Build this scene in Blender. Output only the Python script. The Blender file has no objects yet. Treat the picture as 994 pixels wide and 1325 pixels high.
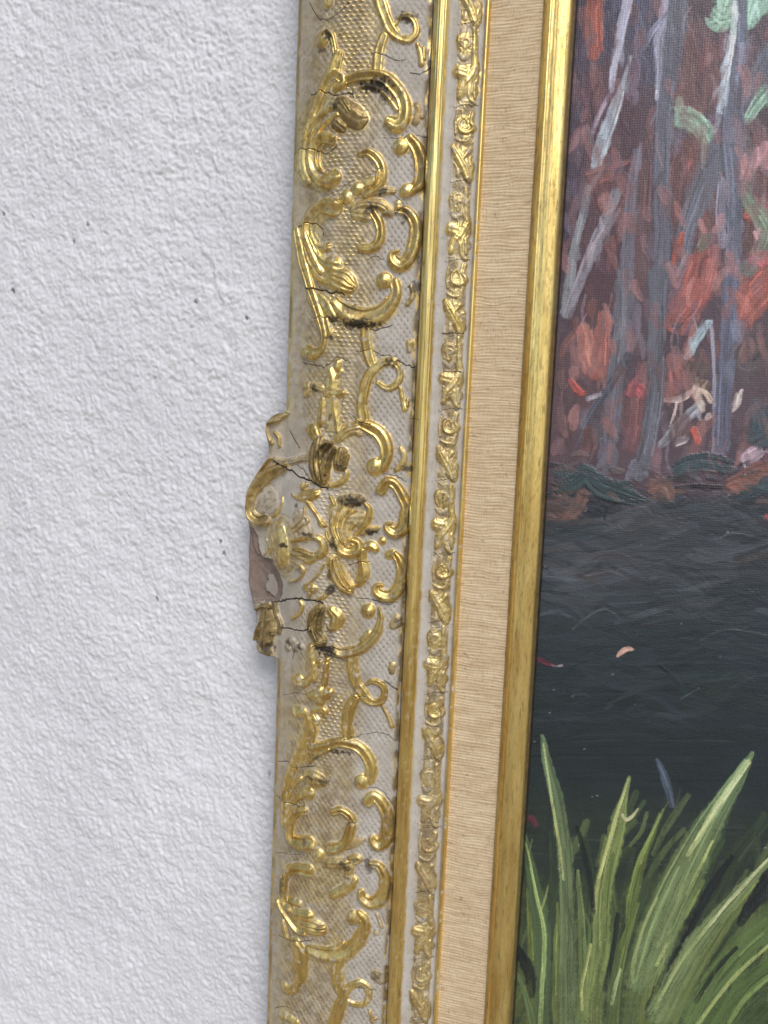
import bpy, math, random
import numpy as np
from mathutils import Matrix, Vector

# ------------------------------------------------------------------ camera, light, exposure
scene = bpy.context.scene
F_PX, CX, CY = 963.0, 497.0, 662.5                 # focal length and centre in photograph pixels (994 x 1325)
ex = np.array([3617, 242, -F_PX]); ex /= np.linalg.norm(ex)
dn = np.array([-472, 10932, F_PX]); dn -= ex * (dn @ ex); dn /= np.linalg.norm(dn)
RW = np.array([ex, -dn, -np.cross(ex, dn)])        # camera vector (x right, y down, z in) -> (across, up, out of wall)
CAM = np.array([152.03, 36.64, 379.36])            # millimetres: across the frame, up, out from the wall

cam_d = bpy.data.cameras.new("camera")
cam = bpy.data.objects.new("camera", cam_d)
scene.collection.objects.link(cam)
scene.camera = cam
cam_d.sensor_fit = 'VERTICAL'; cam_d.sensor_height = 24.0; cam_d.sensor_width = 18.0
cam_d.lens = F_PX / 1325.0 * 24.0
cam_d.clip_start = 0.01; cam_d.clip_end = 200.0
def world(v):                                      # (across, up, out) -> blender axes
    return Vector((v[0], -v[2], v[1]))
cr = world(RW @ np.array([1, 0, 0])); cu = world(RW @ np.array([0, -1, 0])); cb = world(RW @ np.array([0, 0, -1]))
M = Matrix(((cr.x, cu.x, cb.x), (cr.y, cu.y, cb.y), (cr.z, cu.z, cb.z))).to_4x4()
M.translation = world(CAM) / 1000.0
cam.matrix_world = M
cam_d.dof.use_dof = True
cam_d.dof.focus_distance = 0.362
cam_d.dof.aperture_fstop = 4.5

SUN_EL, SUN_AZ = 46.0, 148.0                       # azimuth clockwise from +Y (north); 180 faces the wall
wd = bpy.data.worlds.new("World"); scene.world = wd; wd.use_nodes = True
wn = wd.node_tree
sky = wn.nodes.new("ShaderNodeTexSky"); sky.sky_type = 'NISHITA'; sky.sun_disc = False
sky.sun_elevation = math.radians(SUN_EL); sky.sun_rotation = math.radians(SUN_AZ)
sky.air_density = 1.0; sky.dust_density = 1.5; sky.ozone_density = 1.0
wn.links.new(sky.outputs[0], wn.nodes["Background"].inputs[0])
wn.nodes["Background"].inputs[1].default_value = 0.10
sun_d = bpy.data.lights.new("sun", 'SUN'); sun_d.energy = 1.5; sun_d.angle = math.radians(34); sun_d.color = (1.0, 0.97, 0.93)
sun = bpy.data.objects.new("sun", sun_d); scene.collection.objects.link(sun)
a, e = math.radians(SUN_AZ), math.radians(SUN_EL)
sd = Vector((math.sin(a) * math.cos(e), math.cos(a) * math.cos(e), math.sin(e)))
sun.rotation_euler = sd.to_track_quat('Z', 'Y').to_euler()
vs = scene.view_settings
vs.view_transform = 'Standard'; vs.look = 'None'; vs.exposure = 0.32; vs.gamma = 1.0; vs.use_curve_mapping = False
scene.cycles.max_bounces = 8

# ------------------------------------------------------------------ numpy helpers
rng = np.random.default_rng(7)
TABS = [rng.random((256, 256)).astype(np.float32) for _ in range(8)]
def vn(x, y, k=0):
    """value noise 0..1"""
    T = TABS[k % 8]
    x = np.asarray(x, np.float32) + 37.7 * k + 1000; y = np.asarray(y, np.float32) + 11.3 * k + 1000
    xi = np.floor(x).astype(np.int64); yi = np.floor(y).astype(np.int64)
    fx = (x - xi).astype(np.float32); fy = (y - yi).astype(np.float32)
    fx = fx * fx * (3 - 2 * fx); fy = fy * fy * (3 - 2 * fy)
    x0 = xi & 255; x1 = (xi + 1) & 255; y0 = yi & 255; y1 = (yi + 1) & 255
    return (T[x0, y0] * (1 - fx) + T[x1, y0] * fx) * (1 - fy) + (T[x0, y1] * (1 - fx) + T[x1, y1] * fx) * fy
def fbm(x, y, k=0, o=3):
    s = 0; a = 0.5; n = 0
    for i in range(o):
        s = s + a * vn(x * 2 ** i, y * 2 ** i, k + i); n += a; a *= 0.5
    return s / n
def ss(a, b, x):
    t = np.clip((x - a) / (b - a), 0, 1); return t * t * (3 - 2 * t)
def catmull(P, n=6):
    P = np.asarray(P, float)
    if len(P) < 3: 
        if len(P) == 1: return np.vstack([P, P + np.array([1e-3] + [0] * (P.shape[1] - 1))])
        return np.vstack([P[0] + (P[1] - P[0]) * t for t in np.linspace(0, 1, n + 1)])
    Q = np.vstack([2 * P[0] - P[1], P, 2 * P[-1] - P[-2]]); out = []
    for i in range(1, len(Q) - 2):
        p0, p1, p2, p3 = Q[i - 1:i + 3]
        for t in np.arange(n) / n:
            out.append(0.5 * (2 * p1 + (p2 - p0) * t + (2 * p0 - 5 * p1 + 4 * p2 - p3) * t * t + (3 * p1 - p0 - 3 * p2 + p3) * t ** 3))
    out.append(Q[-2]); return np.array(out)
def poly_field(X, Y, P):
    """for points X,Y and a path P of (x,y,w): q = distance / half width, lateral offset (signed), run along the path (may go past its ends), local half width"""
    best = np.full(X.shape, 1e9, np.float32); lat = np.zeros(X.shape, np.float32); tt = np.zeros(X.shape, np.float32); ww = np.ones(X.shape, np.float32)
    L = np.concatenate([[0], np.cumsum(np.hypot(np.diff(P[:, 0]), np.diff(P[:, 1])))]); n = len(P) - 1
    for i in range(n):
        ax, ay, aw = P[i]; bx, by, bw = P[i + 1]; dx, dy = bx - ax, by - ay; l2 = dx * dx + dy * dy + 1e-12; l = math.sqrt(l2)
        tr = ((X - ax) * dx + (Y - ay) * dy) / l2; t = np.clip(tr, 0, 1); rx = X - ax - t * dx; ry = Y - ay - t * dy
        w = np.maximum(aw + (bw - aw) * t, 1e-3); q = np.sqrt(rx * rx + ry * ry) / w; m = q < best
        te = np.clip(tr, -1e9 if i == 0 else 0, 1e9 if i == n - 1 else 1)
        best[m] = q[m]; lat[m] = ((dx * (Y - ay) - dy * (X - ax)) / l)[m]; tt[m] = (L[i] + te * l)[m]; ww[m] = w[m]
    return best, lat, tt, ww
def lin(c):
    c = np.asarray(c, float) / 255.0
    return np.where(c <= 0.04045, c / 12.92, ((c + 0.055) / 1.055) ** 2.4)

# the moulding's cross section, millimetres: (across, out from the wall)
PROF = np.array([(-40, 12), (-14, 13.5), (-4, 15.6), (0, 16.9), (2.5, 18.2), (8, 20.5), (16, 23.2), (26, 25.4), (36, 25.8), (48, 25.0), (60, 23.8), (67, 23.0), (69.6, 22.4),
                 (70.2, 22.0), (70.6, 24.2), (71.6, 26.0), (73.2, 27.0), (74.6, 27.2), (76.0, 26.6), (77.2, 25.2), (77.9, 23.6), (78.3, 22.6), (79.6, 22.0), (81.6, 21.8), (82.2, 22.0), (87, 20.8),
                 (91.6, 19.0), (92.6, 18.2), (93.9, 17.8), (94.2, 19.0), (94.9, 19.9), (95.6, 19.7), (96.2, 18.6), (96.45, 16.4)])
def prof(u): return np.interp(u, PROF[:, 0], PROF[:, 1])
def px_at(x, y, h):
    r = RW @ np.array([(x - CX) / F_PX, (y - CY) / F_PX, 1.0]); t = (h - CAM[2]) / r[2]; q = CAM + r * t; return q[0], q[1]
def px_frame(x, y, lift=0.6):
    h = 22.0
    for _ in range(5):
        u, w = px_at(x, y, h); h = 0.5 * h + 0.5 * (float(prof(u)) + lift)
    return u, w
def mm_per_px(x, y, h=22):
    a = px_at(x, y, h); b = px_at(x + 1, y, h); c = px_at(x, y + 1, h)
    return 0.5 * (math.hypot(b[0] - a[0], b[1] - a[1]) + math.hypot(c[0] - a[0], c[1] - a[1]))
TILES = dict(A=(380, 0, 5.522), B=(380, 160, 5.522), C=(370, 310, 5.522), D=(370, 450, 5.522), E=(310, 520, 8.283), F=(310, 620, 8.283), G=(410, 590, 7.646),
             H=(310, 730, 8.283), I=(410, 680, 7.646), J=(390, 760, 7.1), K=(350, 860, 5.847), L=(350, 990, 5.847), M=(340, 1110, 5.847), N=(340, 1225, 5.847), P=(560, 230, 6.625), X=(0, 0, 1.0))
def path(tile, pts, lift=0.6):
    ox, oy, s = TILES[tile]; out = []
    for p in pts:
        X, Y = ox + p[0] / s, oy + p[1] / s
        u, w = px_frame(X, Y, lift); wd_ = (p[2] if len(p) > 2 else 4) / s * mm_per_px(X, Y)
        out.append((u, w, wd_))
    return np.array(out)

# ------------------------------------------------------------------ scene helpers
col = scene.collection
def tag(o, label=None, cat=None, kind=None, group=None):
    if label: o["label"] = label
    if cat: o["category"] = cat
    if kind: o["kind"] = kind
    if group: o["group"] = group
    return o
def make_mesh(name, V, Fq, mat, normals=None, attrs=None, parent=None, colour=None):
    me = bpy.data.meshes.new(name)
    nv, nf = len(V), len(Fq)
    me.vertices.add(nv); me.vertices.foreach_set("co", np.ascontiguousarray(V, np.float32).ravel())
    me.loops.add(nf * 4); me.loops.foreach_set("vertex_index", np.ascontiguousarray(Fq, np.int32).ravel())
    me.polygons.add(nf); me.polygons.foreach_set("loop_start", np.arange(0, nf * 4, 4, dtype=np.int32))
    me.update(calc_edges=True)
    me.polygons.foreach_set("use_smooth", np.ones(nf, bool))
    for k, v in (attrs or {}).items():
        at = me.attributes.new(k, 'FLOAT', 'POINT'); at.data.foreach_set("value", np.ascontiguousarray(v, np.float32))
    if colour is not None:
        at = me.attributes.new("paint", 'FLOAT_COLOR', 'POINT'); at.data.foreach_set("color", np.ascontiguousarray(colour, np.float32).ravel())
    if normals is not None:
        me.normals_split_custom_set_from_vertices(np.ascontiguousarray(normals, np.float32))
    me.materials.append(mat); me.validate()
    o = bpy.data.objects.new(name, me); col.objects.link(o)
    if parent:
        o.parent = parent; o.matrix_parent_inverse = Matrix.Translation(-parent.location)
    return o
def grid_faces(nr, nc):
    i = np.arange(nr * nc).reshape(nr, nc)
    return np.stack([i[:-1, :-1], i[:-1, 1:], i[1:, 1:], i[1:, :-1]], -1).reshape(-1, 4)
def grid_normals(P):
    a = np.gradient(P, axis=1); b = np.gradient(P, axis=0)
    n = np.cross(a, b); n /= np.linalg.norm(n, axis=-1, keepdims=True) + 1e-12
    return n
def to3(U, W, Hh):
    return np.stack([U, -Hh, W], -1) / 1000.0
def split_grid(U, W, Hh, fid, names, mat_of, attrs, parent, colour=None):
    """one height field, cut into one object per face id; shared normals keep the seams invisible"""
    nr, nc = U.shape; P = to3(U, W, Hh); Nn = grid_normals(P).reshape(-1, 3); V = P.reshape(-1, 3); Fq = grid_faces(nr, nc)
    fl = fid.ravel(); order = np.argsort(fl, kind='stable'); sl = fl[order]; cuts = np.flatnonzero(np.diff(sl)) + 1
    made = {}
    for grp in np.split(order, cuts):
        k = int(fl[grp[0]])
        if k < 0: continue
        uq, inv = np.unique(Fq[grp].ravel(), return_inverse=True)
        made[k] = make_mesh(names[k], V[uq], inv.reshape(-1, 4), mat_of(k), Nn[uq], {a_: v.ravel()[uq] for a_, v in attrs.items()}, parent, None if colour is None else colour.reshape(-1, 4)[uq])
    return made

class NT:
    def __init__(self, name):
        self.m = bpy.data.materials.new(name); self.m.use_nodes = True; self.t = self.m.node_tree; self.b = self.t.nodes["Principled BSDF"]
    def n(self, typ, **kw):
        nd = self.t.nodes.new("ShaderNode" + typ)
        for k, v in kw.items():
            if k.startswith("i_"):
                key = k[2:]; key = int(key) if key.isdigit() else key.replace("_", " ")
                nd.inputs[key].default_value = v
            else: setattr(nd, k, v)
        return nd
    def l(self, a, b): self.t.links.new(a, b)
    def coords(self, scale):
        c = self.n("TexCoord"); m = self.n("Mapping"); m.inputs["Scale"].default_value = scale; self.l(c.outputs["Object"], m.inputs["Vector"]); return m.outputs[0]
    def noise(self, scale, vec, detail=3, rough=0.55):
        nd = self.n("TexNoise"); nd.inputs["Scale"].default_value = scale; nd.inputs["Detail"].default_value = detail; nd.inputs["Roughness"].default_value = rough; self.l(vec, nd.inputs["Vector"]); return nd.outputs[0]
    def ramp(self, fac, a, b, c0=(0, 0, 0, 1), c1=(1, 1, 1, 1)):
        r = self.n("ValToRGB"); r.color_ramp.elements[0].position = a; r.color_ramp.elements[1].position = b
        r.color_ramp.elements[0].color = c0; r.color_ramp.elements[1].color = c1; self.l(fac, r.inputs[0]); return r.outputs[0]
    def mix(self, fac, a, b):
        m = self.n("Mix"); m.data_type = 'RGBA'
        for s, v in ((m.inputs[0], fac), (m.inputs[6], a), (m.inputs[7], b)):
            if hasattr(v, "is_linked") or hasattr(v, "links"): self.l(v, s)
            else: s.default_value = v if not isinstance(v, tuple) else (*v, 1)[:4]
        return m.outputs[2]
    def math(self, op, a, b=0.0, clamp=False):
        m = self.n("Math", operation=op, use_clamp=clamp)
        for s, v in ((m.inputs[0], a), (m.inputs[1], b)):
            if hasattr(v, "links"): self.l(v, s)
            else: s.default_value = v
        return m.outputs[0]
    def attr(self, name):
        a_ = self.n("Attribute", attribute_name=name); return a_.outputs["Fac"]
    def bump(self, h, strength, dist):
        b = self.n("Bump"); b.inputs["Strength"].default_value = strength; b.inputs["Distance"].default_value = dist; self.l(h, b.inputs["Height"]); self.l(b.outputs[0], self.b.inputs["Normal"])

# ------------------------------------------------------------------ materials
def mat_wall():
    s = NT("white_stucco"); v = s.coords((1, 1, 1))
    c = s.mix(s.ramp(s.noise(9, v, 5, 0.6), 0.30, 0.70), (0.70, 0.70, 0.722), (0.80, 0.80, 0.815))
    specks = s.ramp(s.noise(420, v, 1), 0.80, 0.83)
    c = s.mix(s.math('MULTIPLY', specks, 0.5), c, (0.35, 0.33, 0.32))
    c = s.mix(s.attr('speck'), c, (0.07, 0.065, 0.07))
    s.l(c, s.b.inputs["Base Color"]); s.b.inputs["Roughness"].default_value = 0.6
    s.b.inputs["Specular IOR Level"].default_value = 0.3
    s.bump(s.noise(800, v, 4, 0.65), 0.5, 0.0004)
    return s.m
def mat_gilt():
    s = NT("antiqued_gilt_and_wash"); v = s.coords((1, 1, 1)); vs_ = s.coords((1, 1, 0.12))
    gold, dark, brown, plas = s.attr("gold"), s.attr("dark"), s.attr("brown"), s.attr("plaster")
    wash = s.mix(s.ramp(s.noise(90, v, 4, 0.65), 0.3, 0.7), (0.44, 0.395, 0.33), (0.60, 0.56, 0.505))
    wash = s.mix(s.math('MULTIPLY', s.ramp(s.noise(700, v, 3, 0.7), 0.55, 0.72), 0.45), wash, (0.20, 0.155, 0.10))
    gd = s.mix(s.ramp(s.noise(160, vs_, 4, 0.6), 0.34, 0.64), (0.63, 0.42, 0.125), (0.96, 0.75, 0.29))
    gd = s.mix(s.math('MULTIPLY', s.ramp(s.noise(900, vs_, 3, 0.7), 0.56, 0.70), 0.6), gd, (0.26, 0.155, 0.055))
    c = s.mix(gold, wash, gd)
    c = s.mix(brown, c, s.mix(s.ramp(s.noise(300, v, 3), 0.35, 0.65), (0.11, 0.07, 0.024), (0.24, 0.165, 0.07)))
    c = s.mix(plas, c, s.mix(s.ramp(s.noise(220, v, 3), 0.35, 0.65), (0.20, 0.14, 0.108), (0.29, 0.21, 0.17)))
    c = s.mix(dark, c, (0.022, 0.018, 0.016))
    s.l(c, s.b.inputs["Base Color"])
    clean = s.math('MULTIPLY', s.math('SUBTRACT', 1.0, dark, True), s.math('SUBTRACT', 1.0, s.math('MULTIPLY', brown, 0.65), True))
    s.l(s.math('MULTIPLY', s.math('MULTIPLY', gold, clean), 0.93), s.b.inputs["Metallic"])
    r = s.math('ADD', s.math('MULTIPLY', gold, -0.29), 0.62)
    r = s.math('ADD', r, s.math('MULTIPLY', s.noise(500, v, 3), 0.16)); r = s.math('SUBTRACT', r, 0.06)
    s.l(r, s.b.inputs["Roughness"]); s.b.inputs["Specular IOR Level"].default_value = 0.35
    s.bump(s.noise(1400, v, 3, 0.6), 0.22, 0.0002)
    return s.m
def mat_linen():
    s = NT("linen_cloth"); th = s.coords((90, 90, 900)); v = s.coords((1, 1, 1)); wf = s.coords((1700, 1700, 300))
    c = s.mix(s.ramp(s.noise(1.0, th, 3, 0.6), 0.3, 0.7), (0.55, 0.40, 0.235), (0.78, 0.63, 0.42))
    c = s.mix(s.math('MULTIPLY', s.ramp(s.noise(1.0, wf, 2), 0.5, 0.72), 0.35), c, (0.33, 0.22, 0.145))
    c = s.mix(s.math('MULTIPLY', s.ramp(s.noise(330, v, 3, 0.75), 0.60, 0.72), 0.55), c, (0.24, 0.15, 0.09))
    s.l(c, s.b.inputs["Base Color"]); s.b.inputs["Roughness"].default_value = 0.85; s.b.inputs["Specular IOR Level"].default_value = 0.15
    s.b.inputs["Sheen Weight"].default_value = 0.15
    s.bump(s.noise(1.0, wf, 2), 0.5, 0.0002)
    return s.m
def mat_paint():
    s = NT("oil_paint"); a_ = s.n("Attribute", attribute_name="paint"); v = s.coords((1, 1, 1))
    wv1 = s.n("TexWave", wave_type='BANDS', bands_direction='X'); wv1.inputs["Scale"].default_value = 290; wv1.inputs["Distortion"].default_value = 0.6; s.l(v, wv1.inputs["Vector"])
    wv2 = s.n("TexWave", wave_type='BANDS', bands_direction='Z'); wv2.inputs["Scale"].default_value = 290; wv2.inputs["Distortion"].default_value = 0.6; s.l(v, wv2.inputs["Vector"])
    weave = s.math('MULTIPLY', wv1.outputs["Fac"], wv2.outputs["Fac"])
    nz = s.noise(1100, v, 3, 0.7)
    c = s.mix(s.math('MULTIPLY', s.ramp(nz, 0.45, 0.75), 0.22), a_.outputs["Color"], (0.0, 0.0, 0.0))
    c = s.mix(s.math('MULTIPLY', s.ramp(s.math('MULTIPLY', weave, nz), 0.30, 0.60), 0.13), c, (0.42, 0.40, 0.43))
    s.l(c, s.b.inputs["Base Color"])
    s.l(s.math('ADD', s.math('MULTIPLY', nz, 0.2), 0.27), s.b.inputs["Roughness"]); s.b.inputs["Specular IOR Level"].default_value = 0.42
    s.bump(s.math('ADD', s.math('MULTIPLY', weave, 0.6), nz), 0.42, 0.00025)
    return s.m
def mat_plain(name, c, r=0.8):
    s = NT(name); v = s.coords((1, 1, 1)); cc = s.mix(s.ramp(s.noise(60, v, 4), 0.3, 0.7), tuple(x * 0.8 for x in c), tuple(min(1, x * 1.15) for x in c))
    s.l(cc, s.b.inputs["Base Color"]); s.b.inputs["Roughness"].default_value = r; return s.m
M_WALL, M_GILT, M_LINEN, M_PAINT = mat_wall(), mat_gilt(), mat_linen(), mat_paint()
M_WOOD = mat_plain("raw_wood", (0.22, 0.14, 0.08)); M_GROUND = mat_plain("paving", (0.33, 0.28, 0.22), 0.9)

# ------------------------------------------------------------------ the setting
def build_wall():
    st = 0.7
    u = np.arange(-225, 20, st); w = np.arange(-380, 310, st); U, W = np.meshgrid(u, w)
    def rot(a, sc, k):
        c_, s_ = math.cos(a), math.sin(a); x = U + 1.6 * (vn(U / 4, W / 4, 5) - 0.5); y = W + 1.6 * (vn(U / 4, W / 4, 6) - 0.5)
        return vn((c_ * x + s_ * y) / sc, (c_ * y - s_ * x) / sc, k)
    l1 = (rot(0.5, 2.4, 0) + rot(1.25, 2.2, 3) + rot(2.1, 2.05, 6)) / 3; l2 = (rot(0.2, 1.25, 1) + rot(0.95, 1.2, 2) + rot(1.9, 1.1, 4)) / 3
    H_ = 0.58 * ss(0.2, 0.8, l1) * (0.6 + 0.8 * vn(U / 25, W / 25, 7)) + 0.62 * ss(0.2, 0.8, l2) + 0.9 * (vn(U / 8, W / 8, 2) - 0.5) + 2.2 * (vn(U / 60, W / 60, 4) - 0.5)
    H_ -= 1.2
    e_ = np.minimum.reduce([ss(-225, -220, U), 1 - ss(10, 19, U), ss(-380, -375, W), 1 - ss(303, 309, W)])
    # a few small pits in the plaster
    sp_ = np.zeros_like(U)
    for (x, y, r_) in [(16, 376, 1.2), (94, 312, 1.0), (252, 390, 0.9), (318, 412, 0.9), (203, 775, 0.8), (348, 1002, 0.9), (113, 290, 0.8), (285, 700, 0.8), (290, 716, 0.9), (3, 277, 0.9), (248, 345, 0.5), (150, 880, 0.5)]:
        a_, b_ = px_at(x, y, 0); H_ -= 1.1 * np.exp(-((U - a_) ** 2 + (W - b_) ** 2) / r_ ** 2)
        sp_ = np.maximum(sp_, 1 - ss(0.6, 1.2, np.hypot(U - a_, (W - b_) * 0.7 + 0.4 * (U - a_)) / r_ + 1.4 * (vn(U / 0.8, W / 0.8, 3) - .5)))
    H_ = H_ * e_ - 1.2 * (1 - e_)
    P = to3(U, W, H_)
    o = make_mesh("wall", P.reshape(-1, 3), grid_faces(*U.shape), M_WALL, grid_normals(P).reshape(-1, 3), dict(speck=sp_.ravel() * 0.85)); o["kind"] = "structure"
    def quad(nm, pts, mat, par=None):
        q = make_mesh(nm, np.array(pts), np.array([[0, 1, 2, 3]]), mat, parent=par); return q
    quad("wall_surface", [(-4, 0.0045, -0.42), (4, 0.0045, -0.42), (4, 0.0045, 3), (-4, 0.0045, 3)], M_WALL, o)
    g = quad("ground", [(-8, -12, -0.42), (8, -12, -0.42), (8, 0.0045, -0.42), (-8, 0.0045, -0.42)], M_GROUND); g["kind"] = "structure"
build_wall()

# ------------------------------------------------------------------ the frame
frame = bpy.data.objects.new("picture_frame", None); col.objects.link(frame)
frame.location = (0.067, 0.0, -0.42); frame.empty_display_size = 0.05
tag(frame, "ornate antiqued gold picture frame with a linen liner and one chipped side cartouche", "picture frame")

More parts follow.
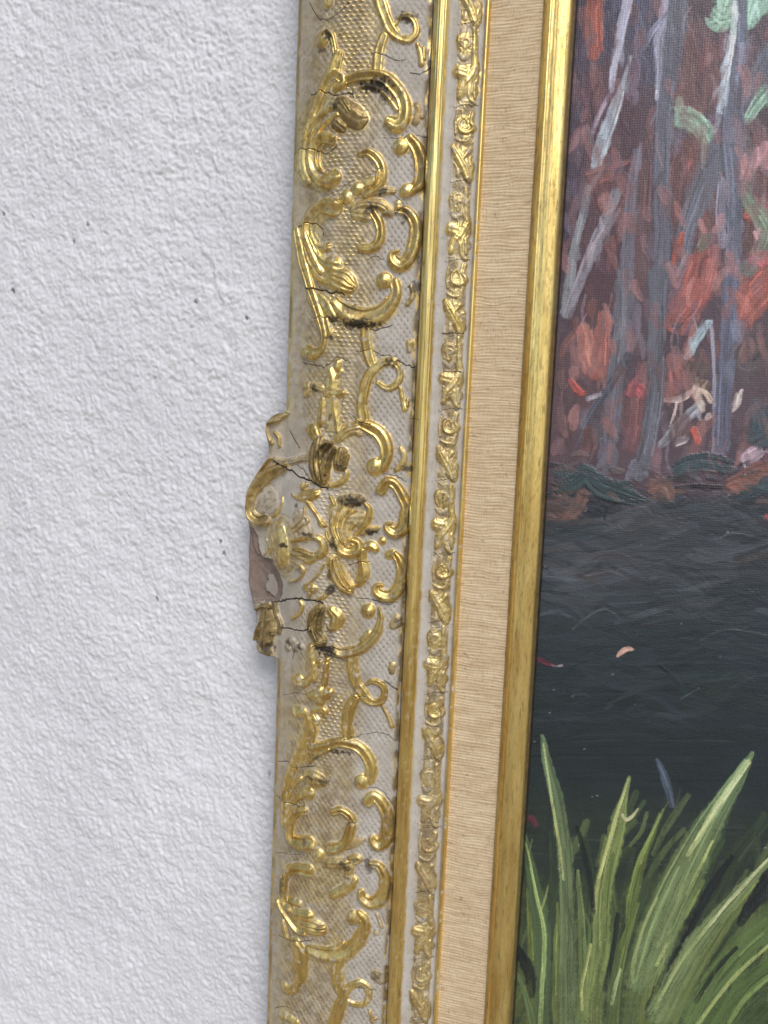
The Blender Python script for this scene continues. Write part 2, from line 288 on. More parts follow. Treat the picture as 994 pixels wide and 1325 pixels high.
# each line: name tile height gold brown | stroke | stroke ...   a stroke is x,y,halfwidth in enlarged photo pixels, an optional leading h gives its own height
ORN = """
leaf B .9 .8 .25|140,-130,50 105,-20,64 85,100,70 85,240,72 130,360,66 230,420,46
leaf B .9 .8 .25|240,600,50 135,680,56 95,790,56 130,900,60
leaf C .9 .8 .25|150,20,56 195,130,66 265,230,62 350,290,52
leaf C .8 .8 .25|195,400,40 255,500,54 280,640,38
leaf A .8 .8 .2|300,500,60 250,620,56 190,740,44 140,880,44
boss F 1.5 .5 .2|470,560,120 500,700,165 500,840,120
boss F 1.3 .15 .1|290,230,120
leaf G 1.1 .7 .2|220,520,70 235,680,76 250,840,70|330,620,50 430,620,60
leaf I 1.1 .8 .2|175,340,44 210,460,62 290,590,60
leaf F 1.0 .4 .1|680,400,60 720,560,70|700,900,60
leaf D .8 .6 .2|345,250,50 345,400,44 330,540,40
leaf J .8 .6 .2|100,600,44 110,760,50
leaf A 2.0 .9 .3|235,-60,40 245,0,36 250,45,14
strap A 1.3 1 0|590,-90,36 630,40,38 660,130,35 700,215,34 760,268,26 830,283,24 877,235,20 870,160,18 820,113,18 760,125,16 728,172,13
strap A 1.2 1 0|645,265,30 617,350,33 605,430,35 602,515,33
leaf A 1.0 .9 0|885,315,11 905,380,14 915,455,15|930,345,13 932,420,10
scroll A 1.8 1 0|203,282,44|240,240,20 275,262,16 293,320,14 300,370,16
scroll A 2.0 1 0|327,390,26 303,460,36 275,540,42 235,600,36 195,690,28 160,780,28 125,870,30 90,990,34
volute A 1.8 1 0|255,560,22 300,535,28 345,560,28 345,600,24 305,625,22
scroll A 2.0 1 0|385,572,24 470,546,27 560,538,30 650,558,33 722,620,35 778,700,34 797,790,34 782,860,36 738,893,42 690,873,32|h.8 430,645,8 520,615,9 610,640,10 690,720,12 737,785,12
leaf A 1.7 1 .8|335,745,40 395,800,56 455,850,56 500,850,24|h2.1 360,735,28 400,800,24|310,880,34 345,910,30
leaf A 1.5 1 0|272,768,12 205,815,13 152,880,14 105,970,16|312,825,18 250,858,14 188,925,14 165,975,12
leaf A .9 .7 .2|880,745,13 892,800,16 868,870,18|915,828,15
scroll B 1.5 1 0|150,-40,26 98,90,32 77,200,34 77,300,36 110,390,36
scroll B 2.3 1 .05|275,118,26 205,105,30 152,152,32 127,240,34 140,330,34 190,392,36 255,412,38 292,385,42|h.9 212,150,8 190,220,8 192,300,8 210,340,8
bead B 1.6 1 0|378,528,38
scroll B 2.3 1 .05|290,600,46 210,595,36 140,642,34 102,712,32 97,790,32 128,880,34 165,960,30 205,1040,28
leaf B 1.5 1 0|118,810,22 152,868,20 200,892,20 245,882,24
scroll B 1.7 1 .1|478,215,15 540,205,20 600,250,24 635,320,24 632,400,25 590,460,28 530,490,34|458,468,36|h1.9 605,350,9 592,420,11 545,470,11|h.8 520,430,30 570,410,24
leaf B 1.2 .7 .2|560,505,18 640,480,25 712,480,17
leaf B 1.7 .85 .3|428,605,22 480,578,26 560,572,30 640,590,28 692,640,20|h1.3 450,645,34 520,655,40|645,640,12 690,640,16
scroll B 1.7 1 .1|575,640,22 610,700,24 625,770,24 607,850,28 550,890,26 488,892,22
stud B 1.0 1 0|748,570,20
scroll B 1.8 1 0|765,160,42|832,110,26 880,172,32 912,260,36 915,350,36 898,430,34 850,470,28|810,480,38
scroll C 1.8 1 .1|800,-215,20 870,-200,24 925,-120,30 930,-30,34 915,50,34 880,130,34 822,182,36 775,152,32 765,110,22 800,92,15
scroll C 1.7 1 0|75,-60,20 100,60,26 122,160,28 150,250,26 177,350,24 212,450,22 242,540,22 270,640,20 275,720,20 250,790,24 200,815,30 155,800,34
leaf C 2.0 1 0|150,-40,22 187,50,25 222,120,28 280,170,34 345,187,46
leaf C 1.6 1 0|132,60,12 162,160,13 212,240,14 280,298,16 345,300,18
acorn C 2.5 1 .15|350,270,38 400,292,60 455,325,42 492,342,12
leaf C 1.4 1 0|230,390,16 280,460,42 322,530,38 348,560,12|288,580,24 312,665,22
scroll C 1.9 .95 .1|355,445,26 420,510,44 500,550,52 590,560,52 680,530,46 750,460,38 790,380,30 780,310,26|705,295,42|h1.2 380,430,9 460,480,9 560,505,9 660,480,9 720,420,9
strap C 1.2 1 0|575,640,33 575,720,33 587,800,33 608,870,30 632,925,24
leaf C .9 .8 .2|895,330,10 905,400,13 868,460,13|885,740,20 880,795,12
strap D 1.3 1 0|557,505,36 545,420,33 555,320,33 580,230,33 622,160,29 680,115,24 750,98,24 805,140,20 816,210,20 780,270,21 720,285,19 660,250,14
scroll D 1.9 1 0|520,535,24 600,565,33 672,612,35 716,690,35 720,770,33 690,840,34|640,848,44
leaf D 1.0 1 0|818,285,10 835,370,13 850,435,16|870,370,11 866,412,11
finial D 1.6 1 0|375,108,22 370,140,22|322,160,22 338,230,28 332,290,34|h1.2 398,170,13 358,222,13|300,322,22 360,332,28 412,322,16|345,350,26 350,440,22 366,520,19 376,600,16
leaf D 1.4 1 0|262,370,15 258,450,19 245,540,21|200,590,38 215,622,32
leaf D 1.2 .8 .3|150,280,28 150,320,24|190,270,18 250,290,22
bead D .7 .9 0|300,540,15
leaf D 1.5 .9 .1|370,645,22 430,582,28 505,560,26|h1.1 400,655,10 470,607,12 532,612,16
acorn D 3.0 .95 .8|245,690,44 240,780,62 252,880,58 265,935,36|h3.6 300,675,12 240,740,12 222,840,12 245,930,12|h3.7 330,680,12 280,750,11 265,850,11 280,940,11|h3.4 350,720,12 320,800,12 300,900,12|h2.6 400,755,34 392,830,38 430,775,20
leaf D 1.4 1 0|435,890,14 420,940,17 370,975,15 320,985,12
leaf D 1.0 .9 .1|820,720,12 845,770,15 830,840,17 790,870,13
scroll E 1.7 .7 .5|310,215,28 380,187,32 450,152,32 500,130,22|h2.1 320,225,9 380,215,10 440,195,9
leaf E 1.3 .8 .1|293,260,18 298,340,20 325,420,20|h1.6 380,320,12 425,380,17 430,470,13|350,430,22
leaf E 1.3 .4 .4|380,620,22 480,645,28 570,632,28 660,610,28 765,600,30
scroll F 3.4 .85 .5|495,-140,36 400,-95,46 300,-35,54 212,52,54 150,150,48 120,250,42 112,340,40 150,410,42 220,450,42 290,435,46|h3.0 340,-220,11 240,-90,12 150,60,13 97,160,13 84,300,13 115,405,13 190,470,12
leaf F 1.3 .9 0|478,190,8 468,280,13 425,350,19 380,392,13
boss F 3.4 1 .2|470,525,56 480,620,76 490,700,80 490,800,80 490,880,56
leaf F 1.4 .8 0|358,590,11 377,680,13 342,780,11|h1 300,640,7 330,725,9 268,818,9
shell_lobe F 1.9 1 0|600,650,20 700,630,17 820,605,23 900,640,26 930,720,32 900,790,34 820,802,22 720,760,19 620,730,19
shell_lobe F 1.5 1 0|600,785,18 700,832,20 780,862,28 850,832,18
shell_lobe F 1.4 .8 0|600,522,10 680,450,12 730,380,14 735,285,9|620,560,10 700,500,13 772,440,13 738,390,9
shell_lobe F 1.4 .8 .1|600,860,15 680,900,18 722,960,20 690,1030,13 640,1070,11 560,1085,9
leaf F 1.4 1 0|690,60,13 702,92,17 742,48,11|h1.7 700,180,36 762,172,46 832,150,40|h.9 580,160,8 640,200,11 692,200,15|740,215,16 802,300,15 872,400,17 905,470,24 945,492,12
tendril H 1.1 .9 0|930,-10,8 880,80,9 800,170,9 730,212,12
leaf H 1.5 1 .05|720,242,18 790,252,36 832,252,22|770,300,22 762,335,18|850,372,12 920,342,15 962,308,11
leaf H 1.4 .9 0|668,385,16 690,440,19 650,520,17 558,582,11
leaf H 3.2 .7 .8|300,470,46 300,600,70 285,740,76 265,850,50|h3.6 190,470,16 270,440,18 340,450,16|h4.0 262,590,11 212,680,13 190,790,13|h4.0 335,590,11 302,680,13 298,790,14|h3.8 370,720,30
knob H 2.6 .4 .7|235,915,56 300,930,46
leaf H 1.6 .5 .75|380,400,28 392,520,28 435,640,28 420,720,26
bead H 1.2 .15 .3|560,830,34|600,885,38|520,890,30|660,880,26
leaf G 2.0 1 .05|h1.5 150,400,14 188,480,15|178,560,17 170,680,19 195,770,21 232,860,24|270,480,13 232,540,15 208,640,15 215,740,17 242,830,21|335,530,13 282,580,15 242,660,17 240,760,19 272,850,22|h1.2 400,540,9 332,580,11 292,640,11 280,720,11
volute G 2.3 1 0|232,850,36 270,930,42 340,952,44 402,920,44 402,862,32 340,840,26 300,880,16
leaf G 1.2 .6 .8|250,450,40 330,440,50 430,430,36
leaf G 1.7 1 0|482,470,12 522,520,18 516,600,26 480,670,24 432,730,17 383,772,13|h1.2 382,668,15 338,722,15
leaf G 1.2 .8 .2|440,772,11 520,730,24 612,710,15
stud G 1.0 1 0|650,840,28
bud I 1.8 1 .1|470,210,24 540,200,34 585,230,26|460,240,28 450,330,33 465,400,38 470,480,42 430,550,32 403,585,18
scroll G 2.0 1 .05|642,330,40 682,270,37 742,260,35 800,310,35 850,400,37 890,490,37 882,600,46 862,700,50 790,760,42 730,740,35 700,692,27 742,668,15
leaf I 2.0 1 .1|160,325,15 160,420,17 190,530,18 260,620,22 335,650,28|h2.2 185,325,10 207,430,12 252,540,13 312,620,13|212,325,17 242,430,19 292,530,22 342,600,25 352,645,18
leaf F 1.2 1 0|955,560,11 972,620,13 1010,680,14
scroll I 2.0 1 .1|h1.2 720,290,30 760,270,26|780,285,24 812,330,31 846,420,38 842,520,44 810,620,44 742,690,44 662,690,42 600,650,36 600,602,25 650,590,13
bead J 2.0 1 0|620,212,46
scroll J 1.9 .9 .15|718,195,13 732,280,20 712,380,28 652,470,35 560,550,36 460,590,34 370,600,34 300,572,28|h1.1 622,420,22 558,482,18
acorn J 2.8 .9 .8|190,180,30 132,280,52 130,400,52 180,490,46|h3.4 170,210,11 110,300,11 95,390,11|h3.4 215,200,11 180,300,11 170,400,11|h3.2 150,480,30 205,500,26
leaf J 2.1 1 .1|285,215,34 335,285,48 295,360,30 258,362,18
finial J 1.6 1 .1|90,540,22 95,660,28 110,780,28 122,850,20|h1.2 240,660,18 235,760,18 220,850,20|h1.1 138,685,11 182,680,13 162,722,12
strap J 1.3 1 0|470,645,42 470,740,42 487,830,42 530,930,38 585,1000,34
leaf J 1.0 .7 .4|840,715,22 830,775,18
leaf J 1.3 .6 .4|880,285,28 842,350,24 900,335,20
scroll K 1.6 1 0|212,122,44|215,130,32 270,132,26 318,70,24 318,0,26
flower K 1.7 1 0|300,232,20 380,230,46 452,205,24|380,190,28 375,272,34|430,-10,16 420,60,17 410,135,22
bead K 1.7 1 0|205,355,36 247,362,36
leaf K 1.4 1 0|305,392,13 338,340,15 400,340,28 415,382,18|340,425,36
strap K 1.4 1 0|672,180,38 730,258,32 790,285,25 842,270,23 866,210,19 840,150,19 770,125,17 730,145,13
strap K 1.3 1 0|640,255,32 602,330,40 580,430,38 590,545,38
leaf K .9 .9 0|850,320,11 890,390,13 917,465,15|910,30,18 932,10,13
scroll K 2.0 1 .05|305,420,42 302,500,52 272,590,54 225,680,42 170,780,31 130,890,30 105,1000,30
scroll K 2.0 1 .05|330,640,44 430,612,33 510,586,31 590,590,34 670,620,36 732,690,36 766,780,34 750,860,34|688,885,46|h1.4 300,720,18 370,670,18 440,640,15
leaf K 1.6 .9 .2|232,858,16 170,922,16|270,842,22 332,862,56 392,880,36
leaf L 1.5 1 0|172,168,11 140,240,13|h1.8 292,208,38 232,230,19 180,282,13
scroll L 1.4 1 .05|115,230,28 105,330,28 105,440,28
scroll L 2.2 1 .05|262,345,24 210,350,30 162,400,31 146,480,33 160,560,38 222,590,46 292,588,46
bead L 1.6 1 0|365,680,40
scroll L 1.7 1 .05|478,350,24 540,340,23 602,380,25 628,420,20|h2 612,460,30 592,540,33 540,610,31 468,630,38
leaf L 1.3 .7 .3|560,622,18 640,590,23 702,560,15
leaf L 1.7 .85 .3|430,740,32 500,742,40 570,740,33|600,700,14 660,690,16 682,715,14 640,740,12
leaf M 1.6 1 .05|650,70,28 650,130,26|h1.8 690,170,28 642,222,34 540,275,30
scroll L 1.9 1 0|740,270,38 780,232,33 832,270,35 880,360,37 892,460,39 872,560,39 820,602,39 780,570,27 775,540,15
scroll M 1.8 1 .05|825,45,20 880,60,26 922,140,31 922,240,35 880,320,40 810,340,36 755,300,29 748,262,22
scroll M 2.2 1 .05|350,95,38 270,80,33 202,95,33 165,160,31 155,250,33 165,330,34 200,362,36|h1.5 210,320,22 272,342,24
leaf M 1.9 1 .05|230,420,32 345,442,42
acorn M 2.2 1 .15|300,490,44 380,520,52 432,530,44
leaf M 1.5 1 0|110,330,18 142,400,13 190,470,14 250,550,15 315,576,15|h1.1 150,480,15 180,600,16
scroll M 1.9 1 0|358,690,28 430,715,42 530,735,48 632,715,44 712,640,40 762,550,36 772,470,31 735,432,32|690,450,44|h1.2 420,675,8 520,680,9 612,640,9
leaf M 1.6 1 .1|250,650,40 290,720,52 282,820,48 292,880,38 268,940,28 240,985,28 190,1002,30 165,972,24
strap M 1.3 1 0|570,795,41 566,880,41 577,960,38 592,1010,32
strap N 1.4 1 0|530,680,38 548,570,38 572,480,38 602,400,36 622,340,29 680,290,25 740,275,24 796,310,21 802,380,19 770,430,17 700,435,17 650,410,12
leaf N 1.0 .9 0|810,490,9 832,570,12|852,545,10
leaf N 1.2 .5 .5|860,220,34 892,262,22
scroll N 1.6 1 .1|150,520,26 200,540,24 252,580,28
leaf M .8 .5 .1|900,520,12 865,430,9|860,570,17
"""
# the running scroll band next to the rail, one double repeat; copied along the frame
BAND = """
leaf P .5 .95 .3|205,170,44 215,260,40|240,440,58 215,540,48|270,580,34
leaf P .5 .95 .3|205,860,50|215,980,34|165,1110,48 215,1210,44 235,1300,28
volute P .75 .75 .1|180,200,12 190,150,13 235,150,13 245,195,13 210,220,12
stem P .9 1 0|287,75,13 290,180,15 288,280,17 296,370,22
leaf P 1.2 1 0|165,430,38 205,440,42|292,385,26 242,470,32 190,530,24 160,625,17
leaf P .9 .9 0|265,490,13 245,580,18 255,650,13 287,690,10|285,520,12 286,640,11
leaf P .6 .3 .2|165,290,14 200,325,14 240,290,14
volute P 1.1 1 0|267,755,15 250,830,17 267,880,23 220,912,21 173,890,17 168,840,13 200,808,11 217,832,9
stem P .6 .7 0|258,930,11 230,1000,9 180,1008,9 130,980,9|140,760,7 125,840,8 128,930,8
leaf P 1.2 1 0|112,1050,17 150,1120,28 192,1190,34 222,1260,28 240,1330,18|h1 235,1078,15 190,1142,14
leaf P .6 .5 .1|150,1290,14 150,1240,10
"""
# (tile, points, half width) hairline cracks in the ornament
CRACKS = """A.9|110,20 180,130 270,130 340,75 400,20
A.8|550,375 640,400 740,430 800,425
A1.3|120,680 190,665 300,680 400,670 430,690
A1|830,520 900,535 980,490
B1.2|40,180 130,190 230,210 310,165
B.8|640,100 760,100 850,80 950,100
B1.2|20,745 90,715 200,740 210,800
B.8|570,345 640,315|
B.7|240,510 330,480 400,420 560,360
B.7|260,520 370,600
B.7|700,500 790,580 730,640
C1.8|140,350 260,370 380,380 420,400
C.9|180,560 250,550 340,580
C.8|570,150 640,120 700,150
C1.2|500,620 560,615 640,650 760,610
C.8|500,800 600,790 700,830 780,830
C1|120,880 230,910 310,890 380,840 460,880
D1.2|800,90 860,130 920,140
D1.2|480,490 560,540 610,545
D.8|890,505 950,510
E2.6|380,640 440,670 560,745 700,820 840,885 960,940
E1.4|530,300 580,400 640,490
E1|620,680 700,740 760,820
G.9|660,180 760,190 880,250
G.8|100,330 200,340 300,330
H2.4|390,395 440,400 520,370 600,360 740,375 910,405
H1.8|450,680 560,705 680,715 740,690
H1|560,1020 580,960 590,910
H1|120,410 250,415 330,395 390,390
F.9|90,880 180,880 260,870
I1|310,390 420,360 520,355
I.8|170,700 240,690 300,700 560,740 680,770 780,755
J.8|660,120 780,155 870,140
J1.1|210,640 300,640 430,680
J.9|740,855 820,900 880,950
K1|50,735 140,740 180,770 280,775 340,760
K.8|520,540 560,560 640,545 760,525 860,530 940,575
K.9|610,235 720,240
K1|840,120 960,200
K.8|90,230 200,215 300,250
L1.2|40,235 100,270 180,295 260,315
L.8|560,445 640,425
L.7|30,660 130,680 230,680 300,710
L.8|720,180 840,190 940,330
M1.2|120,595 200,615 340,630 380,620
M.7|800,380 880,400 930,500
N.9|90,470 180,460 290,500
N.8|780,300 860,330
P.7|150,45 240,25 330,25
P.7|110,730 200,705 320,715
X.15|572,432 600,432
X.15|574,481 598,482"""
# (tile, x, y, rx, ry, strength) dark stains, plus the shell hub's shaded hole painted as colour
STAINS = [("A", 590, 610, 95, 42, 1.0), ("A", 650, 690, 45, 35, .7), ("A", 240, 255, 30, 32, .9), ("A", 205, 360, 22, 14, .7), ("A", 810, 130, 55, 32, .8), ("A", 300, 765, 30, 26, .8),
          ("C", 530, 605, 110, 28, 1.0), ("C", 345, 575, 40, 26, .9), ("C", 320, 705, 26, 18, .8), ("C", 470, 500, 50, 26, .6), ("C", 925, 345, 40, 34, .7), ("C", 960, 150, 22, 60, .4),
          ("D", 740, 105, 42, 24, .9), ("D", 205, 290, 26, 22, .8), ("D", 865, 860, 30, 18, .8), ("D", 300, 740, 60, 70, .35), ("D", 400, 855, 26, 18, .8), ("D", 318, 500, 9, 22, .7),
          ("G", 350, 455, 100, 46, .95), ("G", 545, 750, 46, 26, .95), ("G", 185, 870, 40, 50, .8), ("B", 550, 625, 34, 40, .85), ("B", 640, 490, 36, 22, .8), ("B", 800, 660, 30, 40, .7),
          ("I", 150, 640, 50, 40, .9), ("I", 135, 480, 20, 70, .7), ("I", 735, 275, 30, 26, .5), ("J", 230, 575, 80, 45, 1.0), ("J", 200, 300, 26, 90, .55), ("J", 80, 360, 26, 50, .6), ("J", 235, 450, 60, 50, .4),
          ("J", 890, 310, 40, 34, .6), ("H", 310, 880, 60, 46, .85), ("H", 520, 840, 36, 26, .8), ("H", 640, 885, 34, 26, .8), ("H", 170, 590, 14, 60, .5), ("F", 515, 695, 48, 22, 1.0), ("F", 770, 585, 55, 16, .85), ("F", 640, 280, 26, 20, .7),
          ("F", 280, 430, 80, 40, .4), ("E", 500, 640, 70, 22, .5), ("K", 350, 700, 34, 16, .8), ("K", 545, 665, 55, 18, .9), ("K", 300, 850, 26, 18, .7), ("K", 400, 880, 34, 30, .7), ("L", 550, 745, 44, 36, .85), ("L", 265, 580, 24, 22, .7),
          ("L", 90, 880, 18, 60, .8), ("M", 150, 220, 18, 70, .7), ("M", 800, 60, 24, 50, .6), ("M", 430, 530, 22, 18, .6), ("M", 860, 890, 30, 24, .6), ("N", 745, 290, 34, 18, .6)]

# outline of the outer edge: straight, except for the cartouche (enlarged photo pixels)
OUTL = [("E", 527, -30), ("E", 527, 70), ("E", 515, 108), ("E", 470, 118), ("E", 400, 128), ("E", 335, 168), ("E", 290, 215), ("E", 278, 270), ("E", 280, 340), ("E", 298, 420), ("E", 302, 520), ("E", 262, 620), ("E", 190, 740), ("E", 128, 860), ("E", 95, 960),
        ("F", 78, 180), ("F", 72, 300), ("F", 76, 400), ("F", 68, 500), ("F", 76, 600), ("F", 66, 720), ("F", 62, 830), ("F", 68, 900), ("H", 68, 10), ("H", 60, 180), ("H", 78, 300), ("H", 110, 400), ("H", 140, 480), ("H", 163, 560), ("H", 160, 640), ("H", 148, 720),
        ("H", 150, 800), ("H", 162, 840), ("H", 182, 885), ("H", 222, 930), ("H", 285, 965), ("H", 345, 985), ("H", 400, 1003), ("H", 430, 1032), ("H", 432, 1100)]
oy_, ou_ = [], []
for t_, x_, y_ in OUTL:
    ox, oy, s_ = TILES[t_]; u_, w_ = px_at(ox + x_ / s_, oy + y_ / s_, 16.0)
    oy_.append(w_); ou_.append(u_)
oy_, ou_ = np.array(oy_), np.array(ou_); o_ = np.argsort(oy_); oy_, ou_ = oy_[o_], ou_[o_]
ou_[0] = ou_[-1] = 0.0; ou_[1] = min(ou_[1], 0.0)
def left_of(w):
    v = np.interp(w, oy_, ou_, left=0, right=0)
    return np.minimum(v, 0.0)

def build_moulding():
    st = 0.30
    w = np.arange(-292, 268, st)
    n1 = 108
    cols2 = np.arange(26, 69.4, st)
    tail = np.concatenate([np.linspace(69.4, 70.6, 7)[:-1], np.linspace(70.6, 78.3, 30)[:-1], np.linspace(78.3, 81.8, 10)[:-1], np.arange(81.8, 92.0, st), np.linspace(92.0, 96.45, 26)])
    L = left_of(w); L = L + 0.25 * (vn(w / 9, w * 0, 1) - 0.5) + 0.12 * (vn(w / 1.6, w * 0, 2) - .5)
    U = np.empty((len(w), n1 + len(cols2) + len(tail)))
    s = np.linspace(0, 1, n1, endpoint=False)
    U[:, :n1] = L[:, None] + (26 - L[:, None]) * s[None]
    U[:, n1:n1 + len(cols2)] = cols2; U[:, n1 + len(cols2):] = tail
    W = np.repeat(w[:, None], U.shape[1], 1)
    base = prof(U)
    # the shell cartouche swells over the edge
    cu_, cw_ = px_frame(392, 700)
    r_ = np.sqrt(((U - cu_) / 30) ** 2 + ((W - cw_) / 52) ** 2); swell = 5.0 * (1 - ss(0.1, 1.0, r_))
    base = base + swell * (1 - ss(40, 60, U))
    out_ = (1 - ss(-6, 2, U)); base = base + out_ * 1.2
    # roll the rim over along the outer edge
    dE = U - L[:, None]; base = base - 0.9 * (1 - ss(0, 1.0, dE)) ** 2
    bed = (U < 69.8)
    # relief fields
    rel = np.zeros_like(U); gold = np.zeros_like(U); brown = np.zeros_like(U); dark = np.zeros_like(U); oid = np.full(U.shape, -1, np.int32); names = []
    def add_part(name, strokes, g, b):
        """strokes: list of (path uvw, height)"""
        k = len(names); names.append(name); hit = False
        flat = name == "strap"
        for P, H_ in strokes:
            Pc = catmull(P, 6); Pc[:, 2] = np.maximum(Pc[:, 2], 0.25)
            m_ = Pc[:, 2].max() * 1.7 + 0.6
            r0, r1 = np.searchsorted(w, [Pc[:, 1].min() - m_, Pc[:, 1].max() + m_])
            if r1 - r0 < 2: continue
            sub = slice(r0, r1); cm = np.flatnonzero((U[sub].max(0) > Pc[:, 0].min() - m_) & (U[sub].min(0) < Pc[:, 0].max() + m_))
            if len(cm) < 2: continue
            cs = slice(cm[0], cm[-1] + 1); uu, w2 = U[sub, cs], W[sub, cs]
            jit = 0.10 * (vn(uu / 2.2, w2 / 2.2, k) - 0.5)
            q, lt, tt, wl = poly_field(uu, w2, Pc); q = q + jit; x_ = np.clip(lt / wl, -1.2, 1.2); side = np.sign(x_)
            qe = np.sqrt(np.clip(q * q - x_ * x_, 0, 1))
            wm = Pc[:, 2].max(); hl = H_ * (0.45 + 0.55 * np.sqrt(wl / wm))
            if flat:
                h = hl * np.clip(1 - q ** 4, 0, 1) - 0.28 * hl * (1 - ss(0.2, 0.75, q))
            else:
                h = hl * (0.7 * np.sqrt(np.clip(1 - q * q, 0, 1)) + 0.4 * np.clip(1 - q, 0, 1))
                big = float(np.clip((wm - 0.9) / 0.5, 0, 1))
                if name in ("acorn", "shell"):
                    h = h * (1 - 0.30 * (0.5 + 0.5 * np.cos(x_ * 13 + 0.4 * np.sin(tt * 0.8))))
                elif name == "leaf":
                    h = h * (1 - 0.26 * big * (0.5 + 0.5 * np.cos(x_ * 7.5 + 0.5)))
                elif name in ("scroll", "volute") and len(P) > 3:
                    T_ = np.diff(Pc[:, :2], axis=0); turn = np.sum(T_[:-1, 0] * T_[1:, 1] - T_[:-1, 1] * T_[1:, 0])
                    xo = x_ * (-1 if turn > 0 else 1)                  # +1 on the outside of the curl
                    sec = np.interp(xo, [-1.0, -0.93, -0.84, -0.74, -0.5, -0.2, 0.05, 0.25, 0.42, 0.62, 0.8, 0.92, 1.0], [0.0, 0.42, 0.52, 0.42, 0.40, 0.58, 0.84, 1.02, 1.06, 0.93, 0.66, 0.38, 0.0])
                    h = (1 - big) * h + big * hl * sec * np.sqrt(np.clip(1 - qe * qe, 0, 1))
            h = np.where(q < 1, h, 0) + 0.22 * hl * np.clip(1 - np.abs(q - 1) / 0.45, 0, 1) ** 1.5 * (q < 1.45)
            cur = rel[sub, cs]; up = h > cur
            rel[sub, cs] = np.maximum(cur, h)
            own = up & (q < 1.03)
            oid[sub, cs][own] = k; hit |= bool(own.any())
            gg = g * (1 - ss(0.92, 1.28 + 0.6 * (vn(uu / 3, w2 / 3, k + 5) - .3), q))
            gold[sub, cs] = np.where(up, np.maximum(gg, gold[sub, cs] * (q > 1)), gold[sub, cs])
            brown[sub, cs] = np.where(own, b * ss(0.22, 0.70, fbm(uu / 2.0, w2 / 2.0, k, 3) + 0.25 * b) + 0.5 * (1 - b) * ss(.50, .66, fbm(uu / 1.9, w2 / 1.9, k + 3, 3)), brown[sub, cs])
            # thin brown ring around the ornament: antiquing glaze and occlusion shade painted in
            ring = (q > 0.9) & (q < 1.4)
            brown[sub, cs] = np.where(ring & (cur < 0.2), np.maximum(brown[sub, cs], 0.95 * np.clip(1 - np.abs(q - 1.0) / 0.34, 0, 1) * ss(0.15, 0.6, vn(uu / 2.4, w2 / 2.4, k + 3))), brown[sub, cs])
    def parse(line):
        head, *sts = line.split("|"); nm, tl, H_, g, b = head.split(); out = []
        for s_ in sts:
            tok = s_.split()
            if not tok: continue
            h_ = float(H_)
            if tok[0][0] == "h": h_ = float(tok[0][1:]); tok = tok[1:]
            P_ = path(tl, [tuple(float(v) for v in t.split(",")) for t in tok]); P_[:, 2] *= (1.4 if tl == 'P' else 1.12 if nm == 'strap' else 1.16 if tl in 'KLMN' else 1.32); out.append((P_, h_ * (1.1 if tl == 'P' else 1.3)))
        return nm, out, float(g), float(b)
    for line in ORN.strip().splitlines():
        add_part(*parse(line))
    # the pattern goes on above the picture's top edge and below its bottom edge
    per = 70.5
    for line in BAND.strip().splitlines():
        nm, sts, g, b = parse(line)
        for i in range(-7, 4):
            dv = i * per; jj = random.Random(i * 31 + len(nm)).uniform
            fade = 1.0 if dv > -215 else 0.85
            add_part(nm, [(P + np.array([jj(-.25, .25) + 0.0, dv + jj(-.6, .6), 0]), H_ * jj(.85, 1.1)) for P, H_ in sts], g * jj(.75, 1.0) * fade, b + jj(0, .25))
    # diaper net on the ground
    Uj = U + 0.7 * (vn(U / 5, W / 5, 2) - .5); Wj = W + 0.7 * (vn(U / 5, W / 5, 3) - .5) + 0.06 * U
    cc = np.cos(2 * np.pi * Uj / 3.15) * np.cos(2 * np.pi * Wj / 3.9)
    reg = ss(9, 16, U) * (1 - ss(64, 68.5, U)) * bed
    ang = ss(0.30, 0.50, fbm(U / 16, W / 16, 5, 2)) * 0.8 + 0.2
    cleft = 1 - ss(0.55, 0.95, np.exp(-((U - cu_) / 30) ** 2 - ((W - cw_) / 40) ** 2))
    amp = reg * np.maximum(ang, 0.55) * cleft
    clean_ = 1 - 0.85 * np.exp(-((U - cu_ + 6) / 34) ** 4 - ((W - cw_) / 62) ** 4)
    # gold caught on the crown of the moulding
    cdots = np.exp(-((U - 31 - 6 * (vn(W / 22, U * 0, 3) - .5)) / 10.0) ** 4) * ss(-175, -90, W)
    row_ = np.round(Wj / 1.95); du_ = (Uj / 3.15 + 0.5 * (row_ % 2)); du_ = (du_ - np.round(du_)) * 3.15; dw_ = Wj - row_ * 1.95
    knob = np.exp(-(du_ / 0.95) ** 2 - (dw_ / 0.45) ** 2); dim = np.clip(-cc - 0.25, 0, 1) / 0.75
    free = (1 - ss(0.05, 0.4, rel)) * bed
    rel2 = rel + free * amp * (0.75 * knob * cdots + 0.12 * np.clip(cc, 0, 1) * (1 - cdots) - 0.30 * dim * (1 - 0.6 * cdots))
    gold = np.maximum(gold, free * amp * cdots * ss(0.25, 0.5, knob) * ss(0.2, 0.4, vn(U / 3, W / 3, 6)))
    kg = free * amp * cdots * ss(0.25, 0.5, knob)
    gold = np.maximum(gold, clean_ * free * (0.26 + 0.34 * ss(-.1, .4, fbm(U / 9, W / 9, 1) - 0.35)) * (1 - ss(40, 54, U)) * (0.45 + 0.55 * ss(3, 15, U)))
    brown = np.maximum(brown, clean_ * free * (1 - 0.8 * ss(38, 60, U)) * (0.5 + 0.5 * ss(3, 15, U)) * (0.24 + 0.34 * ss(.36, .66, fbm(U / 2.6, W / 2.6, 6, 4))))
    brown = brown * (1 - kg)
    dark = np.maximum(dark, free * amp * ss(0.40, 0.75, dim) * 0.42 * (1 - cdots) * ss(.3, .6, vn(U / 4, W / 4, 7)))
